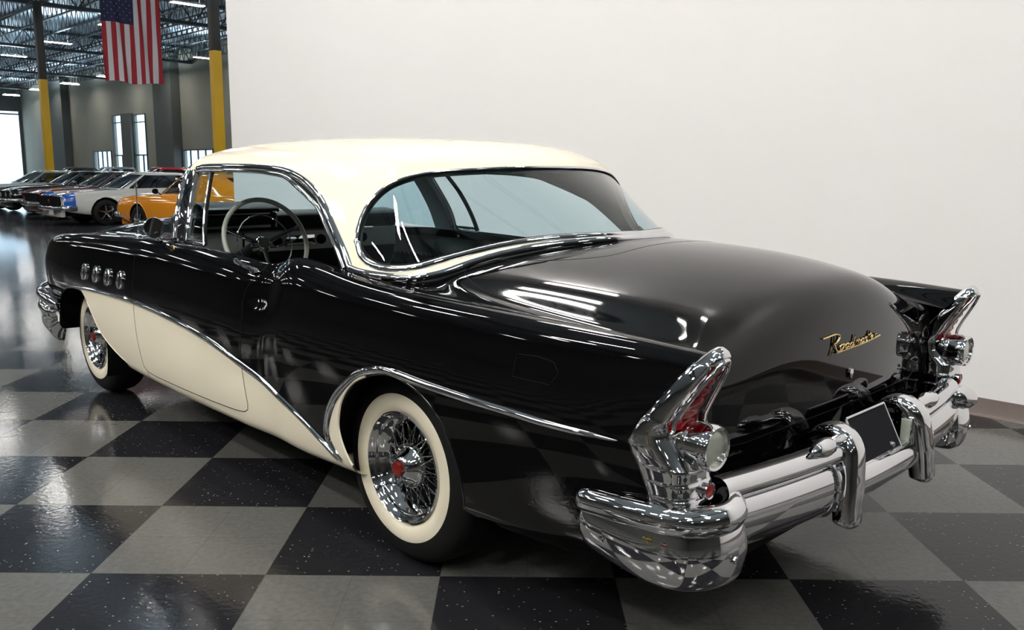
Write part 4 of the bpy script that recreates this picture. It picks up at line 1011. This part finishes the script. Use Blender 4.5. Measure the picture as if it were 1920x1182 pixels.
s5=s1.copy(); s5.data=s1.data.copy(); s5.data.materials[0]=M['tube5']; s6=s2.copy(); s6.data=s2.data.copy(); s6.data.materials[0]=M['tube5']; COL.objects.link(s5); COL.objects.link(s6)
u0=MB().box((0,0,.088),(.2,1.1,.006)).build('added_roof_fill',M['roof_fill'],None,smooth=False)  # unseen glowing panel added on top of far lamps to light the roof deck
HG=MB(); HG.tube([(0,-.45,.08),(0,-.45,.6)],.006,5); HG.tube([(0,.45,.08),(0,.45,.6)],.006,5); h0=HG.build('hanger',M['steel'],None)
LAB={(38.3,14.6):'ceiling lamp glowing through the star field of the flag',(45.6,14.6):'ceiling lamp beside the left column, high up in the roof steel',(52.9,14.6):'ceiling lamp at the left edge of the photo, upper of the two',
 (66.9,22):'ceiling lamp low right of the left column',(74.1,22):'ceiling lamp just left of the left column top of the yellow',(80.9,22):'farthest ceiling lamp, lowest one at the left edge',
 (60.4,22):'ceiling lamp behind the lower left corner of the flag',(53,22):'ceiling lamp behind the lower right corner of the flag',(46,22):'ceiling lamp crossing behind the right column',(31.2,14.6):'nearest visible ceiling lamp, at the top edge beside the right column'}
first=True
for a in [3.1+7.1*k-14.2 for k in range(14)]:
    for b in (-15,-7.6,-.2,7.2,14.6,22):
        if b==7.2 and -5<a<12: bb=b
        t=empty('ceiling_lamp',bl(a,b,7.36),ROT1)
        near=a<14 and b>-5
        parts=[link(x.copy()) for x in ((f0,d2,h0) if near else (f0,d0,h0) if b<7 else (f0,d0,h0,u0))]
        for x in parts: x.parent=t
        first=False
        lab=None
        for (aa,b2),s_ in LAB.items():
            if abs(aa-a)<1.6 and abs(b2-b)<1: lab=s_
        tag(t,lab or 'fluorescent lamp out of frame over the bay, set includes added door lights','ceiling lamp','ceiling lamps')
# bay lamps: some placed from reflections; row farthest from wall added to light door
for a,b in ((6.7,4.0),(6.7,4.35),(6.7,5.2),(3.3,5.15),(4.0,4.7),(-.4,4.1),(-4,4.1),(10.8,1.2),(9.1,-.9),(5.7,1.9),(2.0,.2),(-1.9,.6),(-5.5,-1),(11.7,-4.2),(6.6,-4.2),(2.5,-4.2),(-2,-4.2),(4.5,-6.3),(.2,-6.3),(-4,-6.3),(8.8,-6.3),(13.5,.3)):
    t=empty('ceiling_lamp',bl(a,b,7.30),ROT1+math.pi/2)
    for x in ((s0,s3,s4,h0) if b>3.5 else (s0,s5,s6,h0) if b>-3 else (s0,s1,s2,h0)): y=link(x.copy()); y.parent=t
    if (a,b) in ((3.3,5.15),(4.0,4.7)): t.scale=(.5,.22,1)
    tag(t,'fluorescent lamp out of frame over the bay, set includes added door lights','ceiling lamp','ceiling lamps')
for x in (f0,d0,d2,h0,u0,s0,s1,s2,s3,s4,s5,s6): bpy.data.objects.remove(x)
# unit heater at the top edge of the photo
C_=bl(0,0,0)
# flag -----------------------------------------------------------------------
def flag():
    t=empty('flag',(-9.92,23.0,3.62)); WF,LF=1.50,2.60
    tag(t,'American flag hung vertically from the roof, star field at upper left','flag')
    ux=Vector((E2.x,E2.y,0)); nrm=Vector((-E2.y,E2.x,0))
    red=mat('flag_red_cloth',(.33,.02,.03),.8); wh=mat('flag_white_cloth',(.62,.62,.66),.8); bl_=mat('flag_blue_cloth',(.015,.018,.06),.8)
    nu,nv=78,60; V=[];F=[];mi=[]
    def P(i,j):
        u=i/nu;v=j/nv; w=(u-.5)*WF*(1-.06*(1-v)*0+.03*(v-.5)) 
        d=.045*math.sin(u*17+v*2.5)*(.4+.6*(1-v))+.02*math.sin(u*31+v*7)
        return ux*w+nrm*d+Vector((0,0,v*LF+.03*math.sin(u*9)*(1-v)))
    for j in range(nv+1):
        for i in range(nu+1): V.append(P(i,j))
    for j in range(nv):
        for i in range(nu):
            a=j*(nu+1)+i; F.append((a,a+1,a+nu+2,a+nu+1))
            s=i//6; v=(j+.5)/nv
            mi.append(2 if (s<7 and v>.565) else (0 if s%2==0 else 1))
    fl=mkobj('flag_cloth',V,F,None,t,mats=[red,wh,bl_],midx=mi)
    st=MB()
    for r in range(11):
        n=5 if r%2 else 6
        for c in range(n if n==5 else 5):
            pass
    # fifty stars: 11 columns across the rotated field, alternating 5 and 4 ... laid on the cloth
    for r in range(11):
        cnt=4 if r%2 else 5
        for c in range(cnt):
            pass
    for r in range(9):
        cnt=6 if r%2==0 else 5
        for c in range(cnt):
            u=(.035+.47*(r+.5)/9); v=.58+.40*((c+.5+(0 if cnt==6 else .5))/6)
            i=u*nu; j=v*nv; p=P(i,j); V2=[p-nrm*.012+(ux*math.sin(k*math.pi/5)+Vector((0,0,math.cos(k*math.pi/5))))*(.015 if k%2==0 else .006) for k in range(10)]
            st.add(V2,[tuple(range(10))]); V3=[q+nrm*.024 for q in V2]; st.add(V3,[tuple(range(9,-1,-1))])
    st.build('stars',wh,fl,smooth=False)
    MB().bar(ux*(-WF/2-.05)+Vector((0,0,LF+.01)),ux*(WF/2+.05)+Vector((0,0,LF+.01)),.03).build('flag_rod',M['steel'],t)
    for s in (-.7,.7): MB().tube([ux*s+Vector((0,0,LF)),ux*s+Vector((0,0,TB-3.78))],.005,5).build('wire',M['steel'],t)
flag()
# ================================================================== the other cars
def muscle(name_label,color,loc,L=4.70,Wd=1.82,H=1.33,roofcol=None,vinyl=False,stripe=None,fastback=False,front='rs',group=None,cat='car',detail=1,roofz=None,head=225):
    """x forward, front at +L/2"""
    root=empty('car',loc,math.radians(head)); tag(root,name_label,cat,group)
    pm=mat('car_paint',color,.12,0,1,.5); rm=pm if roofcol is None else mat('roof_paint',roofcol,.25 if not vinyl else .7,0,0 if vinyl else 1)
    h=L/2; w=Wd/2; mats=[pm]
    rows=[]
    S=[(h,.86,.42,.62,.74,.70),(h-.06,.93,.36,.66,.79,.73),(h-.30,.97,.30,.70,.83,.78),(h-.75,.99,.24,.72,.86,.82),(h-1.2,1,.21,.74,.88,.85),(h-1.7,1,.20,.75,.90,.88),(.35,1,.20,.76,.905,.895),(-.3,1,.20,.77,.91,.90),
       (-.9,1.0,.20,.79,.93,.92),(-1.35,1.0,.22,.80,.935,.92),(-h+.45,.98,.28,.79,.92,.90),(-h+.1,.95,.36,.76,.88,.86),(-h,.90,.42,.72,.84,.82)]
    for x,f,zr,zs,zt,zv in S:
        W_=w*f
        rows.append([(x,W_-.28,zr+.02),(x,W_-.10,zr),(x,W_-.05,zr+.05),(x,W_-.015,zr+.14),(x,W_,.50),(x,W_,(.5+zs)/2),(x,W_-.015,zs),(x,W_-.06,zt-.02),(x,W_-.12,zt),(x,W_-.2,zv)])
    S1=Surf(rows); cx1=h-1.0; cx2=-h+1.12; R=.36
    def arch(cx):
        P=[(cx+R*math.cos(a),.34+R*math.sin(a)) for a in np.linspace(math.radians(-15),math.radians(195),13)]
        uv=xz2uv(S1,P); return np.vstack([[(uv[0,0],0)],uv,[(uv[-1,0],0)]])
    def xz2uv_(S,P): return xz2uv(S,P)
    A1,A2=arch(cx1),arch(cx2)
    p=Patch(S1,[A1[1:-1],A2[1:-1]],du=.25,dv=.3); c=p.cen; k=~(inpoly(c,A1)|inpoly(c,A2))
    both(p,k,'body_side',[pm],None,root)
    for A in (A1,A2): trim(S1,A[2:-2],.014,.008,'wheel_arch_lip',M['chrome'] if front!='must' else pm,root,n=2,seg=4)
    # top: hood, cowl, deck in one mirrored surface, then front and rear faces
    rows=[]
    for x,f,zr,zs,zt,zv in S:
        W_=w*f-.2; cr=.035 if abs(x)<h-.2 else .01
        rows.append([(x,W_,zv)]+[(x,W_*t,zv+cr*(1-t*t)) for t in (.75,.5,.25,0)])
    S2=Surf(rows,mirror=True); p2=Patch(S2,[],du=.5,dv=.5); whole(p2,np.ones(len(p2.cen),bool),'hood',[pm],None,root)
    for sx,nm in ((1,'front_panel'),(-1,'rear_panel')):
        E0=S1.ev(np.full(30,0. if sx>0 else float(S1.nu)),np.linspace(0,S1.nv,30)); Em=(E0*[1,-1,1])[::-1]; E_=np.vstack([E0,Em]); n=len(E_)
        V=[tuple(v) for v in E_]; inn=[(v[0]-sx*.05,v[1]*.93,.56+(v[2]-.56)*.82) for v in E_]
        F=[(i,(i+1)%n,n+(i+1)%n,n+i) for i in range(n)]
        mb=MB().add(V+inn,F); mb.build(nm,pm,root,angle=40)
        g=MB().add(inn,[tuple(range(n))]); 
        g.build('grille' if sx>0 else 'tail_panel',M['dark'],root,smooth=False)
    # grille frame, lamps, bumpers
    mb=MB(); 
    if front=='rs':
        pts=[(h-.03,-.80,.50),(h-.01,-.80,.70),(h+.03,-.4,.73),(h+.05,0,.735),(h+.03,.4,.73),(h-.01,.80,.70),(h-.03,.80,.50),(h+.03,.4,.46),(h+.05,0,.455),(h+.03,-.4,.46)]
        mb.tube(pts,.014,6,closed=True); mb.build('grille_surround',M['chrome'],root)
        MB().box((h+.02,0,.595),(.03,1.50,.24)).build('grille_mesh',M['dark'],root,smooth=False)
        MB().lathe([(.0005,.03),(.045,.025),(.05,0)],(h+.03,0,.60),'x',16).build('grille_emblem',M['red'],root)
    else:
        for s in (1,-1):
            MB().lathe([(.10,-.04),(.105,.03),(.09,.04)],(h-.03,.68*s,.61),'x',20).build('headlamp_rim',M['chrome'] if front!='must' else pm,root)
            MB().lathe([(.09,.0),(.05,.02),(.0005,.03)],(h-.03,.68*s,.61),'x',16).build('headlamp',M['clear'],root)
        MB().box((h+.0,0,.60),(.03,1.05,.22)).build('grille_mesh',M['dark'],root,smooth=False)
        for yy in (-.27,.27) if front=='quad' else (): MB().lathe([(.0005,.03),(.07,.02),(.08,0)],(h,yy,.6),'x',16).build('inner_headlamp',M['clear'],root)
        MB().tube([(h+.02,-.54,.5),(h+.03,-.54,.71),(h+.05,0,.72),(h+.03,.54,.71),(h+.02,.54,.5),(h+.05,0,.48)],.010,6,closed=True).build('grille_surround',M['chrome'],root)
    MB().tube(spline([(h-.32,-w+.03,.44),(h+.02,-.80,.44),(h+.10,-.3,.43),(h+.11,0,.43),(h+.10,.3,.43),(h+.02,.80,.44),(h-.32,w-.03,.44)],4),.045,10,flat=1.3).build('front_bumper',M['chrome'],root)
    MB().tube(spline([(-h+.3,-w+.03,.48),(-h-.03,-.78,.48),(-h-.09,0,.48),(-h-.03,.78,.48),(-h+.3,w-.03,.48)],4),.045,10,flat=1.3).build('rear_bumper',M['chrome'],root)
    MB().box((h-.05,0,.31),(.10,1.45,.18),bev=.03).build('front_valance',pm,root,angle=40)
    if front=='rs': MB().box((h+.11,.35,.36),(.01,.30,.15)).build('front_plate',mat('plate_white',(.7,.7,.66),.5),root,smooth=False)
    # greenhouse
    zb=.885; f=(1.10,.72,.40) ; xr=(-1.15,-1.65) if not fastback else (-1.55,-2.05)
    RBm=[(1.12,0,zb+.03),(1.08,.40,zb+.02),(.95,.66,zb),(.70,.735,zb),(.1,.745,zb+.005),(-.6,.745,zb+.02),(xr[0],.70,zb+.03),(xr[1]+.12,.5,zb+.03),(xr[1],.25,zb+.03),(xr[1],0,zb+.03)]
    xt=-.78 if not fastback else -.75
    REm=[(.38,0,H-.03),(.37,.30,H-.035),(.33,.50,H-.045),(.22,.56,H-.05),(0,.575,H-.05),(-.4,.575,H-.05),(xt,.56,H-.055),(xt-.12,.42,H-.05),(xt-.15,.2,H-.045),(xt-.15,0,H-.045)]
    B=np.array(RBm);E_=np.array(REm); lv=[B,B+(E_-B)*.33+[0,0,.012],B+(E_-B)*.7+[0,0,.018],E_]
    for s_,h_ in ((.93,.5),(.65,.85),(.3,.98),(0,1.0)):
        P=E_.copy(); P[:,0]=-.2+(E_[:,0]+.2)*s_; P[:,1]*=s_; P[:,2]=E_[:,2]+(H-E_[:,2])*h_; lv.append(P)
    Gs=GSurf(np.array(lv),1)
    if fastback: sd=[(2.7,.15),(3.05,2.6),(4.4,2.6),(4.9,2.0),(4.75,.15),(2.7,.15)]
    else: sd=[(2.7,.15),(3.05,2.65),(5.9,2.65),(6.1,.15),(2.7,.15)]
    wi=[(0,.12),(2.3,.12),(2.6,2.0),(2.7,2.75),(0,2.75)]; re=[(7.0,.25),(7.1,2.6),(9,2.6),(9,.25),(7.0,.25)]
    pg=Patch(Gs,[sd,wi,re],du=.25,dv=.25); c=pg.cen; a,b_,d_=inpoly(c,np.array(sd)),inpoly(c,np.array(wi)),inpoly(c,np.array(re))
    whole(pg,~(a|b_|d_),'roof',[rm],None,root)
    whole(pg,b_,'windshield',[M['bgglass']],None,root,off=-.01); whole(pg,d_,'rear_window',[M['bgglass']],None,root,off=-.01); both(pg,a,'side_window',[M['bgglass']],None,root,off=-.01)
    for l in (wi[:4],):
        X,N=onsurf(Gs,resample(l,.3)); V,F=trim_mesh(X,N,.03,.012,seg=4); V2,F2=trim_mesh(X,N,.03,.012,mirror=True,seg=4); MB().add(V,F).add(V2,F2).build('windshield_moulding',M['chrome'],root)
    trim(Gs,sd[:3]+[sd[3]],.018,.010,'window_moulding',M['chrome'],root,n=1,seg=4,smooth_pts=False)
    slab('front_seat',[(.0,.30),(.02,.55),(-.35,.55),(-.55,1.02),(-.66,1.0),(-.5,.30)],-.6,.6,M['seatbg'],root)
    MB().box((0,0,.30),(L-.6,1.3,.12)).build('floor_pan',M['under'],root)
    sw2=MB().tube([(.32+.05*math.cos(a),.36+.18*math.cos(a),.93+.18*math.sin(a)) for a in np.linspace(0,6.283,21)[:-1]],.012,6,closed=True); sw2.build('steering_wheel',M['dark'],root)
    if stripe:
        sm=mat('nose_stripe_blue',stripe,.12,0,1)
        # band wrapped over the nose
        pu=Patch(S1,[[(1.15,3.9),(1.15,9)],[(2.0,3.9),(2.0,9)]],du=.2,dv=.3,u0=.6,u1=1.9,v0=3.6,v1=9); both(pu,np.ones(len(pu.cen),bool),'nose_stripe',[sm],None,root,off=.0015)
        pu=Patch(S2,[],du=.2,dv=.5,u0=.6,u1=1.9); whole(pu,np.ones(len(pu.cen),bool),'nose_stripe',[sm],None,root,off=.0015)
    # wheels
    for x in (cx1,cx2):
        for s in (1,-1):
            w_=empty('wheel',(x,(w-.02)*s,.325),parent=root)
            MB().lathe([(.19,-.20),(.28,-.22),(.318,-.20),(.325,-.11),(.318,-.02),(.29,0),(.205,.0),(.20,-.02)],(0,0,0),'y',32,sgn=s).build('tyre',M['rubber'],w_,angle=60)
            MB().lathe([(.20,-.015),(.195,-.005),(.185,-.02),(.175,-.06),(.16,-.075)],(0,0,0),'y',28,sgn=s).build('rim',M['chrome'],w_,angle=50)
            MB().lathe([(.165,-.09),(.0005,-.09)],(0,0,0),'y',20,sgn=s).build('brake_drum',M['dark'],w_)
            if s>0:
                for k in range(5):
                    a=2*math.pi*k/5+.3; MB().tube([(.04*math.cos(a),-.03,.04*math.sin(a)),(.17*math.cos(a),-.055,.17*math.sin(a))],[.022,.016],6).build('spoke',M['chrome'],w_)
                MB().lathe([(.0005,-.01),(.03,-.012),(.045,-.03),(.048,-.06)],(0,0,0),'y',16,sgn=s).build('hub_cap',M['chrome'],w_)
    for cx in (cx1,cx2):
        for s in (1,-1):
            V=[];F=[]
            for k in range(17):
                th=math.pi*k/16; V+=[(cx+.37*math.cos(th),(w-.03)*s,.33+.36*math.sin(th)),(cx+.37*math.cos(th),(w-.4)*s,.33+.36*math.sin(th))]
            for k in range(16): F.append((2*k,2*k+2,2*k+3,2*k+1))
            V.append((cx,(w-.4)*s,.33)); F+= [(2*k+1,2*k+3,34) for k in range(16)]
            MB().add(V,F).build('wheel_well',M['dark'],root)
    # mirror
    mm=MB(); mm.lathe([(.0005,.05),(.05,.03),(.055,-.03),(.0005,-.035)],(.62,w+.02,.96),'x',12); mm.tube([(.62,w-.1,.90),(.62,w,.95)],.012,6); mm.build('door_mirror',M['dark'] if front=='must' else M['chrome'],root)
    MB().tube([(-.10,w-.01,.80),(-.28,w-.01,.80)],.012,6).build('door_handle',M['chrome'],root)
    return root
M['bgglass']=glassmat('background_car_glass',(.35,.38,.40)); M['seatbg']=mat('dark_red_vinyl',(.06,.008,.008),.5)
def row_pos(a,bfront,L=4.7): return tuple(bl(a,bfront+L/2,0))
muscle('white coupe with a blue band round its nose, first beyond the orange car',(.62,.62,.60),row_pos(23.0,6.9),stripe=(.02,.10,.42),front='rs')
muscle('bright orange fastback, partly hidden behind the black car windscreen',(.75,.28,.015),(-6.09,17.57,0),L=4.75,Wd=1.84,H=1.33,head=143,fastback=True,front='must')
muscle('dark maroon coupe parked just left of the white coupe',(.10,.006,.008),row_pos(26.1,7.35),front='must',roofcol=(.02,.004,.004))
muscle('black coupe parked left of the maroon coupe',(.006,.006,.006),row_pos(29.3,7.5),front='quad')
muscle('white car with dark glass at the left edge, beyond the black coupe',(.50,.52,.50),row_pos(32.6,7.4),front='quad',roofcol=(.25,.27,.24))
muscle('dark red coupe roof showing above the white coupe',(.12,.008,.01),row_pos(28.2,14.2),front='quad',H=1.42)
muscle('bright red car beside the right foot of the yellow column, back row',(.55,.02,.015),row_pos(37.2,13.4),front='quad',H=1.50)
muscle('dark blue car with silver roof, far back row by the yellow column',(.01,.015,.05),row_pos(42.5,13.2),front='quad',H=1.50,roofcol=(.25,.27,.30))
muscle('black convertible-topped car in the back row before the tall window',(.005,.005,.005),row_pos(48.5,13.5),front='quad',H=1.48,roofcol=(.01,.02,.02),vinyl=True)
muscle('silver grey car in the back row in front of the narrow window',(.20,.21,.22),row_pos(33.0,14.0),front='quad',H=1.46)
muscle('yellow coupe across the hall, seen only as a reflection in the bumper',(.75,.52,.02),tuple(bl(7.5,-18,0)),head=45,front='quad')
muscle('red coupe across the hall, seen only as a reflection in the bumper',(.50,.02,.015),tuple(bl(1.5,-18,0)),head=45,front='quad')
